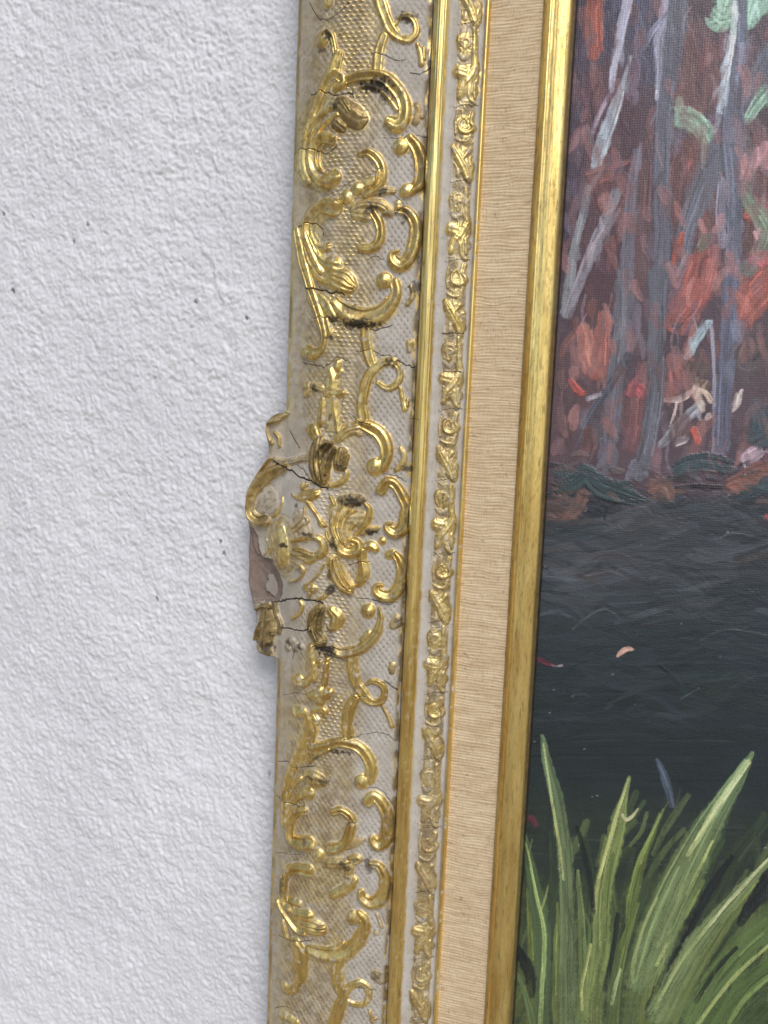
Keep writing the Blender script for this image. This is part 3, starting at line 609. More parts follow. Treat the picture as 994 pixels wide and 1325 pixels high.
    # gilded dots and wear along the outer edge
    edge = np.exp(-((dE - 1.5) / 1.1) ** 2) * ss(0.22, 0.42, fbm(W / 6, U / 6, 4, 3)) * bed * (np.abs(W - cw_) > 60)
    gold = np.maximum(gold, edge * 0.95); brown = np.maximum(brown, np.exp(-((dE - 1.5) / 1.8) ** 2) * ss(0.5, 0.62, fbm(W / 11, U / 5, 2, 3)) * 0.6 * bed)
    spk = np.exp(-((dE - 4.5) / 3.0) ** 2) * bed; gold = np.maximum(gold, spk * ss(0.70, 0.82, vn(U / 0.9, W / 0.9, 3)) * 0.8)
    # low grain everywhere
    rel2 = rel2 + bed * (0.16 * (fbm(U / 2.4, W / 2.4, 1, 3) - 0.5) + 0.8 * (fbm(U / 15, W / 15, 3, 2) - .5)) * (1 - 0.5 * ss(0.3, 1, rel))
    # rails: gilded, worn in streaks
    rail = ss(70.0, 70.4, U) * (1 - ss(77.5, 78.2, U + 0.9 * (fbm(W / 5, U / 3, 6, 3) - .5))); gold = np.maximum(gold, rail)
    dark = np.maximum(dark, np.exp(-((U - 70.1) / 0.38) ** 2) * (0.35 + 0.65 * ss(0.35, 0.6, fbm(W / 6, U, 2, 3))) * 0.9)
    brown = np.maximum(brown, np.exp(-((U - 68.9) / 1.7) ** 2) * ss(0.36, 0.56, fbm(W / 5, U / 2, 7, 3)) * 0.9)
    gold = np.maximum(gold, np.exp(-((U - 69.0) / 1.3) ** 2) * ss(0.45, 0.58, fbm(W / 3.5, U / 1.2, 3, 3)))
    rel2 += rail * (0.30 * (vn(U / 0.55, W / 70, 3) - 0.5) + 0.22 * (vn(U / 0.4, W / 25, 5) - .5)) - rail * 0.35 * np.exp(-((U - 72.0) / 0.22) ** 2) - 0.25 * rail * np.exp(-((U - 76.5) / 0.2) ** 2)
    rel2 += rail * 0.10 * (fbm(U / 1.0, W / 8, 2, 3) - 0.5)
    fil = ss(93.9, 94.3, U - 0.7 * (fbm(W / 6, U * 0, 1, 3) - .55)); gold = np.maximum(gold, fil); 
    bandz = ss(82.2, 83.2, U) * (1 - ss(91.2, 92.2, U)); brown = np.maximum(brown, bandz * (1 - ss(.1, .5, rel)) * 0.7 * ss(.2, .6, fbm(U / 3, W / 3, 5, 3)))
    gold = np.maximum(gold, bandz * (1 - ss(.1, .4, rel)) * 0.35)
    rel2 += (U > 78.2) * (U < 94) * 0.14 * (fbm(U / 1.8, W / 2.6, 4, 3) - 0.5)
    cu2 = 1 - np.abs(2 * vn((U + 2 * vn(U / 3, W / 3, 1)) / 1.9, (W + 2.4 * vn(U / 3, W / 3, 2)) / 2.3, 4) - 1)
    rel2 += bandz * 0.26 * (ss(.55, .95, cu2) - 0.4) * (1 - 0.5 * ss(.3, .9, rel)); gold = np.maximum(gold, bandz * ss(.7, .9, cu2) * 0.8 * ss(.3, .6, vn(U / 4, W / 4, 3)))
    # worn-through patches on gold
    wear = ss(0.63, 0.74, fbm(U / 1.5, W / 2.2, 6, 4)); gold = gold * (1 - 0.75 * wear * (1 - rail * 0.7))
    # cracks
    for line in CRACKS.splitlines():
        sp = line.split("|"); tl = sp[0][0]; cw = float(sp[0][1:]); P = path(tl, [tuple(float(v) for v in t.split(",")) for t in sp[1].split()], 0.3)
        Pc = catmull(P, 5); n_ = len(Pc)
        Pc[:, 0] += 0.5 * (vn(np.arange(n_) * 0.7, np.zeros(n_) + P[0, 1], 3) - .5); Pc[:, 1] += 1.5 * (vn(np.arange(n_) * 0.9, np.zeros(n_) + P[0, 0], 4) - .5)
        Pc[:, 2] = 0.135 * cw * (0.7 + 0.6 * vn(np.arange(n_) * 0.5, np.zeros(n_) + 9, 2))
        if tl == "X": Pc[:, 2] = 0.2
        reps = [i * per for i in range(-7, 4)] if tl == "P" else [0]
        for dv in reps:
            r0, r1 = np.searchsorted(w, [Pc[:, 1].min() + dv - 2, Pc[:, 1].max() + dv + 2])
            if r1 - r0 < 2: continue
            q, _, _, _ = poly_field(U[r0:r1], W[r0:r1], Pc + [0, dv, 0]); d_ = 1 - ss(0.7, 1.7, q)
            dark[r0:r1] = np.maximum(dark[r0:r1], d_ * 0.95); rel2[r0:r1] -= 0.55 * min(cw, 1.6) * (1 - ss(0.3, 1.6, q))
            rel2[r0:r1] += 0.10 * np.exp(-((q - 2.2) / 0.7) ** 2)
    for (tl, x, y, rx, ry, k_) in STAINS:
        ox, oy, s_ = TILES[tl]; u0, w0 = px_frame(ox + x / s_, oy + y / s_); mm = mm_per_px(ox, oy) / s_; rx *= mm * 1.15; ry *= mm * 1.15
        r0, r1 = np.searchsorted(w, [w0 - 2.2 * ry, w0 + 2.2 * ry])
        if r1 - r0 < 2: continue
        uu, w2 = U[r0:r1], W[r0:r1]; d_ = np.sqrt(((uu - u0) / rx) ** 2 + ((w2 - w0) / ry) ** 2) + 2.2 * (fbm(uu / 1.3, w2 / 1.3, 2, 4) - 0.5)
        a_ = (1 - ss(0.55, 1.15, d_)) * k_
        dark[r0:r1] = np.maximum(dark[r0:r1], a_ * 0.9); brown[r0:r1] = np.maximum(brown[r0:r1], (1 - ss(0.6, 1.7, d_)) * 0.6 * k_)
    # broken edge of the cartouche: bare brown plaster, with one grey chip left
    bp = [("F", 40, 465), ("F", 90, 475), ("F", 150, 530), ("F", 200, 610), ("F", 212, 740), ("F", 255, 835), ("F", 370, 850), ("H", 392, 0), ("H", 440, 90), ("H", 476, 200), ("H", 470, 300), ("H", 430, 385), ("H", 380, 385), ("H", 250, 400), ("H", 100, 405), ("H", 20, 300), ("H", 20, 0)]
    poly = np.array([px_frame(TILES[t][0] + x / TILES[t][2], TILES[t][1] + y / TILES[t][2], 0) for t, x, y in bp])
    gp = [("H", 300, 110), ("H", 360, 110), ("H", 410, 220), ("H", 405, 300), ("H", 375, 360), ("H", 335, 310), ("H", 285, 280), ("H", 278, 220), ("H", 310, 170)]
    gpoly = np.array([px_frame(TILES[t][0] + x / TILES[t][2], TILES[t][1] + y / TILES[t][2], 0) for t, x, y in gp])
    def inside(pl, x, y):
        c = np.zeros(x.shape, bool); j = len(pl) - 1
        for i in range(len(pl)):
            yi, yj = pl[i, 1], pl[j, 1]; xi, xj = pl[i, 0], pl[j, 0]
            if yi != yj: c ^= ((yi > y) != (yj > y)) & (x < (xj - xi) * (y - yi) / (yj - yi) + xi)
            j = i
        return c
    xj = U + 0.9 * (fbm(U / 1.5, W / 1.5, 1) - .5); yj = W + 0.9 * (fbm(U / 1.5, W / 1.5, 2) - .5)
    brk = inside(poly, xj, yj); chip = inside(gpoly, xj, yj); brk &= ~chip
    rel2 = np.where(brk, rel2 * 0.0 - 1.1 + 0.5 * (fbm(U / 3, W / 3, 3, 3) - .5), rel2)
    rel2 = np.where(brk & inside(poly + [-4.0, 0.8], U, W), rel2 - 0.7, rel2)
    rel2 = np.where(chip, rel2 * .4 - 0.9, rel2)
    plaster = np.where(brk, 0.92, np.where(chip, 0.4, 0.0)); gold = np.where(brk | chip, 0, gold); brown = np.where(brk, 0.0, brown); dark = np.where(brk, dark * 0.6, dark); brown = np.where(chip, 0, brown)
    oid[brk] = -2
    # the hollow of the shell hub
    Hh = base + rel2
    # ---- side of the moulding down to the wall
    ns = 9; t = np.linspace(1, 0, ns, endpoint=False)
    Us = np.concatenate([L[:, None] + 0.6 * (t[None] ** 1.5) * 1.0 + 0.5 * t[None] * vn(W[:, :1] / 3, t[None] * 3, 3), U], 1)
    Hs = np.concatenate([Hh[:, :1] * (1 - t[None]) + 0.0, Hh], 1); Ws = np.concatenate([np.repeat(W[:, :1], ns, 1), W], 1)
    pad = lambda A, v: np.concatenate([np.full((A.shape[0], ns), v, A.dtype) if v is not None else np.repeat(A[:, :1], ns, 1), A], 1)
    gold, dark, plaster = pad(gold, None), pad(dark, 0.0), pad(plaster, None); brown = np.concatenate([np.maximum(np.repeat(brown[:, :1], ns, 1), 0.35), brown], 1)
    oid = pad(oid, -1)
    # ---- cut into parts
    base_names = ["ornament_bed", "bead_rail", "groove", "scroll_band", "fillet", "broken_plaster"]
    nb = len(base_names); allnames = base_names + names
    uc = 0.5 * (Us[:-1, :-1] + Us[1:, 1:]); vid = oid[:-1, :-1]
    fid = np.select([uc < 70.2, uc < 78.2, uc < 82.0, uc < 93.6], [0, 1, 2, 3], 4)
    ok = (vid >= 0) & ((uc < 70.0) | ((uc > 82.0) & (uc < 93.4)))
    fid = np.where(ok, vid + nb, fid); fid = np.where(vid == -2, 5, fid)
    # ornaments that keep only crumbs are left in the bed
    cnt = np.bincount(fid.ravel(), minlength=len(allnames)); small = cnt < 12
    fid = np.where(small[fid] & (fid >= nb), np.where(uc < 70.2, 0, 3), fid)
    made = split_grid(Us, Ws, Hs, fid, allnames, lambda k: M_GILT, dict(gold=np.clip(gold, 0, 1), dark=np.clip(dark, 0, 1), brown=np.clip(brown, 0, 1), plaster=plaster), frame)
    # ornaments belong to the bed or the band they are cast on
    for k_, o_ in made.items():
        if k_ >= nb:
            host = made[0] if uc.ravel()[np.flatnonzero(fid.ravel() == k_)[0]] < 75 else made[3]
            o_.parent = host; o_.matrix_parent_inverse = Matrix.Identity(4)
    made[5]["label"] = "bare brown plaster where the cartouche rim has broken away"
build_moulding()

def build_runout():
    """plain moulding beyond what the photograph shows, down to the ground and up"""
    uu = np.concatenate([[0.6, 0.0], np.arange(0.3, 96.4, 0.6), [96.45]]); hh = prof(uu); hh[0] = 0.0
    for a_, b_ in ((-420, -291.9), (267.8, 420)):
        ww = np.linspace(a_, b_, 60); U, W = np.meshgrid(uu, ww); H_ = np.repeat(hh[None], 60, 0)
        g = ((U > 70.3) & (U < 77.8)) | (U > 94)
        P = to3(U, W, H_); make_mesh("plain_moulding", P.reshape(-1, 3), grid_faces(*U.shape), M_GILT, grid_normals(P).reshape(-1, 3), dict(gold=g.ravel() * 1.0, dark=np.zeros(U.size), brown=np.zeros(U.size)), frame)
build_runout()

def build_liner():
    # ribbed linen slip
    uu = np.linspace(96.2, 120.6, 32); ww = np.concatenate([np.linspace(-420, -293, 40), np.arange(-292, 268, 0.2), np.linspace(269, 420, 40)])
    U, W = np.meshgrid(uu, ww)
    ph = W / 1.5 + 0.45 * (vn(W / 14, U / 30, 1)) + 0.9 * vn(U / 9, W / 5, 2) + 0.002 * U
    row = np.floor(ph); amp = 0.05 + 0.17 * vn(row * 0.93, U / 5, 3) 
    H_ = 16.9 + amp * (0.5 + 0.5 * np.cos(2 * np.pi * ph)) + 0.10 * (vn(U / 1.1, row * 0.7, 4) - .5) + 0.25 * (fbm(U / 14, W / 14, 5, 2) - .5)
    P = to3(U, W, H_); make_mesh("linen_liner", P.reshape(-1, 3), grid_faces(*U.shape), M_LINEN, grid_normals(P).reshape(-1, 3), None, frame)
    # gilt sight edge
    pr = np.array([(120.0, 16.0), (120.25, 17.6), (121.2, 18.5), (122.2, 19.4), (122.7, 20.2), (123.2, 20.9), (123.8, 21.1), (124.3, 20.7), (124.8, 20.2), (125.6, 20.25), (127.5, 20.2), (129.5, 19.8), (131.3, 19.2), (132.5, 18.5), (132.9, 18.0), (133.2, 17.2), (134.5, 12.8), (135.2, 11.0)])
    d = np.concatenate([[0], np.cumsum(np.hypot(*np.diff(pr, axis=0).T))]); tt = np.linspace(0, d[-1], 66); uu = np.interp(tt, d, pr[:, 0]); hh = np.interp(tt, d, pr[:, 1])
    for _ in range(2):
        hh[1:-1] = 0.25 * hh[:-2] + 0.5 * hh[1:-1] + 0.25 * hh[2:]; uu[1:-1] = 0.25 * uu[:-2] + 0.5 * uu[1:-1] + 0.25 * uu[2:]
    ww = np.arange(-420, 420, 0.9); U = np.repeat(uu[None], len(ww), 0); W = np.repeat(ww[:, None], len(uu), 1); H_ = np.repeat(hh[None], len(ww), 0)
    n = fbm(U / 1.3, W / 9, 3, 3) - .5; H_ = H_ + 0.10 * n + 0.16 * (vn(U / 0.6, W / 80, 4) - .5) + 0.10 * (vn(U / 0.4, W / 30, 6) - .5) + 0.3 * (vn(W / 40, U / 200, 2) - .5); U = U + 0.12 * (vn(W / 12, U / 9, 1) - .5)
    gold = np.ones_like(U); t01 = np.repeat(tt[None] / d[-1], len(ww), 0)
    brown = 0.85 * ss(132.9, 133.3, U) + 0.55 * (1 - ss(0.10, 0.20, t01)); brown = np.maximum(brown, 0.5 * np.exp(-((U - 124.9) / 0.5) ** 2) * ss(.4, .6, fbm(W / 7, U / 2, 5, 3)))
    dark = 0.28 * ss(.58, .68, fbm(U / 0.6, W / 3.0, 2, 3)) + 0.95 * ss(134.0, 134.5, U)
    names = ["liner_step", "sight_edge", "sight_rebate"]; uc = U[:-1, :-1]; fid = np.select([uc < 122.4, uc < 133.0], [0, 1], 2)
    split_grid(U, W, H_, fid, names, lambda k: M_GILT, dict(gold=gold, dark=np.clip(dark, 0, 1), brown=np.clip(brown, 0, 1)), frame)
    # wooden back of the frame, behind the ornament and the liner
    def box(nm, u0, u1, w0, w1, h0, h1, mat, par):
        V = np.array([(u, -h, w_) for u in (u0, u1) for h in (h0, h1) for w_ in (w0, w1)]) / 1000.0
        make_mesh(nm, V, np.array([[0, 1, 3, 2], [4, 6, 7, 5], [0, 4, 5, 1], [2, 3, 7, 6], [0, 2, 6, 4], [1, 5, 7, 3]]), mat, None, None, par).data.polygons.foreach_set("use_smooth", np.zeros(6, bool))
    box("back_rail", 6, 131, -418, 418, 1.5, 9.0, M_WOOD, frame)
    return box
box = build_liner()

# ------------------------------------------------------------------ the painting
painting = bpy.data.objects.new("oil_painting", None); col.objects.link(painting)
painting.location = (0.30, -0.008, -0.42); painting.empty_display_size = 0.05
tag(painting, "oil painting of bare trunks, dark water and long green grass blades inside the gold frame", "painting")
HC = 11.0
PT = dict(T=(690, 0, 3.27), S=(690, 360, 3.27), R=(660, 640, 2.976), Q=(640, 940, 2.808))
# each line: tile colour(r,g,b) paint height opacity | points x,y,halfwidth   (names before ':' make the stroke a part of its own)
PAINT = """
T 66,56,70 .1 .9|100,-40,140 90,400,150 80,900,130 60,1340,120
T 64,62,80 .1 .9|330,-40,90 320,120,80 300,260,40
T 72,70,88 .1 .9|480,-40,110 470,200,90 450,380,60
T 84,58,64 .1 .8|300,350,150 330,600,140 300,900,130
T 78,52,56 .1 .8|260,1000,130 270,1200,140 200,1330,120
T 108,76,74 .15 .9|700,150,110 690,300,110 690,450,90
T 70,58,68 .1 .8|760,90,90 900,130,80
T 92,62,62 .15 .8|640,620,70 600,760,60 590,950,50
T 98,70,70 .15 .8|470,700,40 460,900,40 450,1150,50
T 100,70,66 .15 .8|950,600,70 960,800,70 950,1000,70 940,1300,80
T 142,74,60 .3 .95|262,-20,44 256,120,46 262,235,40
T 112,72,66 .15 .7|700,600,60 720,1000,60
T 104,68,66 .2 .7|300,760,70 320,860,70 350,900,50
T 150,84,82 .2 .5|725,170,14 720,230,22 715,300,16
T 94,95,108 .25 .9|600,-40,56 592,150,58 566,350,42 548,520,36 545,800,36 545,1100,40 530,1330,42
T 98,94,106 .25 .85|440,640,22 420,800,26 405,1000,32 392,1330,30
T 150,150,170 .3 .85|556,-40,16 545,100,20 527,180,22 530,300,14 524,420,10
T 132,130,152 .25 .8|560,60,11 505,130,14 465,210,10
T 160,158,176 .3 .9|408,-40,24 374,120,24 344,260,19 328,390,13
T 158,168,178 .35 .95|412,240,8 384,330,12 348,450,26 302,580,32 262,712,26
T 124,108,122 .2 .8|322,400,11 272,500,13 245,580,7
T 126,130,136 .25 .9|234,790,15 202,930,18 167,1100,20 138,1330,26
T 128,124,134 .25 .9|357,810,24 318,910,22 270,1010,26 216,1140,24 172,1260,22 150,1340,20
T 160,142,150 .3 .7|300,960,6 230,1080,5 165,1230,5 130,1330,4
T 120,76,74 .3 .8|220,735,10 300,710,14 390,690,10 420,660,6
T 120,74,70 .2 .6|250,770,20 330,750,24
T 88,93,106 .3 .9|1010,210,50 905,390,46 850,500,40
T 94,96,108 .3 .9|802,620,70 735,740,66 680,880,52 640,1000,44 615,1150,36
T 140,174,152 .4 .95|840,-20,70 810,60,52 775,40,30
T 138,176,156 .4 .95|960,-30,80 925,60,46 905,120,24
T 136,172,146 .45 .95|605,500,30 650,500,48 700,530,42 735,590,34
T 130,162,142 .35 .9|1000,380,34 955,430,34 900,520,22
T 92,95,110 .35 .95|884,-40,26 872,200,36 845,400,44 842,600,54 852,800,38 848,1000,37 842,1330,37
T 172,182,194 .4 .95|852,10,11 838,170,16 812,320,18 790,450,16 768,565,8
T 126,122,138 .25 .85|802,760,20 795,900,23 800,1040,21
T 112,118,142 .2 .6|880,60,12 878,240,14 860,380,12
T 190,142,146 .4 .9|930,650,40 910,720,36 890,770,20
T 182,130,134 .35 .8|985,620,40 985,700,40
T 166,84,80 .35 .9|910,910,34 960,880,36 990,930,30
T 110,128,108 .3 .8|900,830,30 990,1000,40 905,1150,40
T 186,92,92 .35 .9|920,1080,30 960,1100,36 990,1080,24
T 208,96,110 .4 .95|930,1090,9 955,1110,11 965,1130,6
T 152,84,74 .35 .9|1000,1150,50 930,1240,60 890,1330,50
T 200,150,150 .3 .7|935,980,8 950,1020,8|
T 150,82,74 .35 .9|720,1080,54 700,1180,80 640,1300,64
T 152,78,64 .3 .9|632,985,12 612,1060,20 598,1120,16
T 104,96,84 .25 .8|740,1000,34 705,1060,20
T 168,98,92 .3 .8|770,1050,26 745,1180,20 700,1250,20
T 150,86,88 .25 .8|668,680,14 655,720,16
S 88,66,68 .1 .7|180,300,120 170,560,110 130,760,90
S 94,93,102 .25 .9|382,-40,32 376,200,34 352,400,38 327,600,42 308,810,38
S 120,110,124 .2 .7|440,120,18 430,230,22 405,310,16
S 168,106,92 .35 .95|212,215,36 222,320,40 240,400,30
S 152,90,80 .35 .95|300,150,30 292,270,42 282,390,38
S 150,82,70 .3 .8|300,400,24 250,415,24
S 178,76,66 .35 .95|155,430,12 185,472,17 216,490,9
S 116,72,72 .2 .7|440,440,44 430,600,40 410,720,36
S 168,78,84 .35 .9|395,490,16 440,465,28 470,500,20
S 138,82,78 .3 .9|575,330,20 605,420,38 600,480,24
S 156,86,78 .35 .9|690,40,70 650,130,70 620,170,40
S 152,84,74 .35 .9|1000,40,60 930,110,60 880,190,30
S 80,72,72 .15 .8|930,270,80 900,360,60 990,330,50
S 92,74,68 .2 .8|690,410,60 700,360,60
S 112,92,70 .25 .8|680,445,20 740,450,20
S 92,94,104 .25 .9|522,-40,38 521,200,38 516,450,36 492,650,38 450,840,38
S 68,68,78 .3 .85|405,320,20 312,470,20 232,600,16 170,745,12
S 104,72,68 .2 .8|240,640,34 230,740,34
S 90,93,112 .35 .95|832,-40,36 822,250,36 806,500,34 795,745,32
S 152,150,168 .25 .8|752,180,8 766,400,8 764,600,6 760,745,5
S 150,166,174 .45 .98|738,185,17 692,260,24 645,335,20
S 146,144,152 .4 .95|712,530,20 622,620,25 540,708,20
S 116,114,128 .3 .85|432,775,18 390,865,9
S 104,80,80 .2 .7|640,600,50 600,700,40
S 192,168,148 .45 .95|675,468,8 725,485,12 752,525,12
S 168,144,138 .4 .9|556,515,10 620,512,16 672,482,12
S 198,178,172 .45 .95|845,565,5 862,530,14 882,470,8
S 184,170,164 .4 .9|732,595,14 748,575,12
S 188,84,74 .45 .95|680,635,14 700,700,14
S 142,128,132 .35 .8|600,700,14 650,680,18
S 166,142,152 .4 .85|880,770,18 930,745,34 960,720,18
S 150,140,150 .35 .85|228,515,12 285,490,11
S 108,80,74 .2 .9|70,960,60 130,1000,46 110,880,40
S 58,74,80 .5 .9|950,530,40 980,640,60 930,680,44
R 58,65,71 .25 .95|140,200,80 400,150,110 700,120,120 1020,140,120
R 62,66,71 .25 .95|240,300,100 500,260,110 760,260,110 1020,250,110
R 76,72,78 .25 .6|400,100,40 520,80,60 640,110,50
R 72,68,74 .25 .5|250,300,50 400,270,60 500,330,40
R 51,60,65 .25 .95|140,420,90 400,440,90 700,420,100 1020,400,110
R 44,55,58 .25 .95|140,560,100 400,560,100 700,540,100 1020,540,110
R 38,49,53 .2 .95|130,700,120 400,700,110 700,690,110 1020,690,110
R 34,45,48 .2 .95|130,860,140 400,860,140 700,850,140 1020,850,140
R 38,52,52 .2 .6|700,780,80 830,740,60 960,800,80
R 44,58,54 .3 .5|780,800,40 850,720,36 930,690,24
Q 34,45,47 .15 .95|60,120,110 400,120,150 700,120,150 1010,120,140
Q 40,52,50 .15 .9|60,380,120 400,400,150 700,420,150 1010,420,150
Q 60,74,52 .15 .9|60,680,140 400,700,150 700,720,160 1010,720,150
Q 76,90,54 .15 .9|60,980,160 400,980,170 700,980,170 1010,980,170
S 50,66,68 .9 .95|115,800,20 150,870,40 220,830,44 290,880,46 380,915,44 470,945,16
S 60,68,74 .7 .8|190,810,12 250,830,16 330,870,10
S 54,70,76 .9 .95|600,820,24 660,790,40 740,780,46 850,805,26
S 50,66,72 .7 .9|1000,870,50 920,900,40 860,930,24
S 108,80,72 .35 .95|215,905,30 190,960,30 140,1010,22
S 112,82,74 .35 .95|500,900,30 545,890,44 570,945,24
S 128,84,74 .4 .95|830,880,26 880,860,40 950,815,40 1000,800,30
S 30,30,34 .6 .9|600,885,7 700,878,10 800,885,9
R 116,44,58 .3 .7|108,632,9 145,650,8 178,656,5
R 168,152,164 .4 .7|184,660,4 203,658,5
R 200,156,136 .7 1|412,622,6 430,605,10 452,594,10 478,597,4
R 140,72,80 .4 .9|985,80,10 990,100,10
Q 96,44,64 .3 .8|130,330,14 150,360,12
Q 80,92,108 .35 .9|588,118,5 620,190,16 646,290,10
Q 50,68,52 .3 .8|330,400,10 350,560,16 340,800,22 330,1090,24
Q 44,60,50 .3 .8|210,380,14 220,600,20 215,800,24 220,1090,24
Q 52,70,52 .3 .8|560,560,24 480,760,30 440,900,34 420,1090,34
Q 56,76,54 .3 .8|820,400,20 720,600,34 640,800,36 600,960,36
Q 48,64,52 .3 .8|990,330,20 880,460,30 800,600,34 700,800,30
Q 58,78,54 .3 .8|930,640,24 840,760,36 740,900,40 660,1060,40
Q 60,82,54 .3 .8|990,1000,40 900,1090,50
Q 96,112,64 .35 .75|760,560,8 660,740,18 590,900,24 540,1090,28
Q 88,104,58 .35 .75|990,900,14 880,1000,22 800,1090,26
Q 100,116,66 .35 .75|230,640,5 225,800,12 222,950,14 225,1090,16
Q 92,108,60 .35 .75|520,640,6 470,800,14 440,950,18 430,1090,20
Q 104,120,70 .35 .75|960,560,8 860,690,16 770,820,20 700,940,24 640,1080,28
Q 90,106,58 .35 .75|120,560,4 130,740,12 135,900,16 130,1090,18
grass_blade:Q 84,104,66 .4 .9|700,380,5 640,520,14 570,680,20 520,850,24 490,1100,26
grass_blade:Q 78,98,64 .4 .9|440,420,4 425,560,10 440,720,14 430,900,18 420,1100,20
grass_blade:Q 90,110,70 .4 .9|300,520,4 315,700,12 320,900,16 310,1100,20
grass_blade:Q 80,100,62 .4 .9|1010,640,14 930,720,20 850,820,24 780,930,28 690,1100,30
grass_blade:Q 96,116,72 .4 .9|880,640,6 800,770,14 720,900,20 650,1030,26 610,1100,28
grass_blade:Q 92,112,80 .45 .95|172,28,4 193,130,19 228,280,25 256,480,27 265,700,28 262,900,30 266,1100,32
Q 168,182,122 .5 .9|178,60,3 212,290,5 238,440,5 250,560,4
Q 74,94,70 .45 .7|250,560,8 280,760,8 278,960,8
grass_blade:Q 70,92,64 .45 .95|108,380,4 138,550,24 165,700,32 176,850,34 172,1100,28
Q 140,166,106 .55 .9|114,420,3 150,600,6 182,760,8 172,960,8 165,1100,8
grass_blade:Q 112,130,78 .5 .95|488,182,6 466,270,15 446,360,32 412,500,32 388,650,30 388,800,34 362,950,38 345,1100,40
Q 178,188,124 .6 .9|486,190,4 445,320,6 402,470,6 372,590,6 366,680,6
Q 172,182,120 .6 .9|350,790,5 330,880,6 315,950,6 318,1030,5
Q 186,190,150 .6 .95|462,318,5 478,338,7 500,325,6 522,298,3
Q 86,104,58 .45 .8|430,460,8 410,600,8 400,780,8 370,1000,8
grass_blade:Q 92,112,62 .45 .95|612,298,4 572,400,10 532,500,18 502,620,20 487,730,14 460,805,8
Q 150,165,100 .5 .8|604,320,3 560,420,4 530,500,4
Q 26,34,40 .3 .9|865,470,10 765,620,18 685,760,22 625,900,22 560,1050,22
grass_blade:Q 104,126,86 .5 .95|938,95,9 882,190,26 802,320,42 722,470,58 652,620,66 592,760,66 552,880,54 508,955,14
Q 168,184,130 .55 .85|922,125,10 822,270,12 742,400,10 700,470,6
Q 164,182,118 .6 .9|792,415,4 705,600,7 642,750,7 588,868,7
Q 140,158,108 .5 .8|590,620,5 545,720,6 505,860,7 502,930,6
Q 128,148,100 .5 .7|700,560,7 640,680,8 590,800,8
Q 84,108,72 .4 .7|760,500,10 690,640,10 630,780,10
grass_blade:Q 108,130,88 .5 .95|1010,470,8 902,590,22 802,700,28 712,820,33 642,950,38 585,1060,40
Q 186,198,156 .6 .9|1000,475,4 920,560,6 840,650,6 740,770,5
Q 150,170,116 .55 .8|800,690,5 700,820,6 630,930,6 580,1030,6
Q 30,36,44 .3 .95|1010,560,40 940,640,26 890,720,12
grass_blade:Q 84,110,66 .45 .95|1010,715,38 902,810,42 802,930,44 715,1070,48
Q 156,176,110 .55 .85|1000,790,6 900,880,7 820,970,7 740,1080,7
Q 24,32,34 .3 .8|880,800,8 800,890,9 730,1000,9
grass_blade:Q 76,102,60 .45 .95|1010,870,40 902,960,40 800,1100,50
Q 120,146,86 .5 .8|1005,905,6 910,990,7 850,1080,7
grass_blade:Q 88,114,76 .45 .9|85,895,4 118,1000,11 142,1100,13
Q 150,172,128 .5 .8|458,880,4 440,940,7 425,1010,5
Q 22,30,36 .3 .9|80,800,14 120,880,24 140,980,14
Q 24,34,38 .3 .85|300,360,7 340,520,9 360,680,9
Q 26,34,40 .3 .85|450,680,9 430,820,9 400,960,9
Q 90,112,66 .4 .7|330,680,4 345,760,6 310,960,5
"""
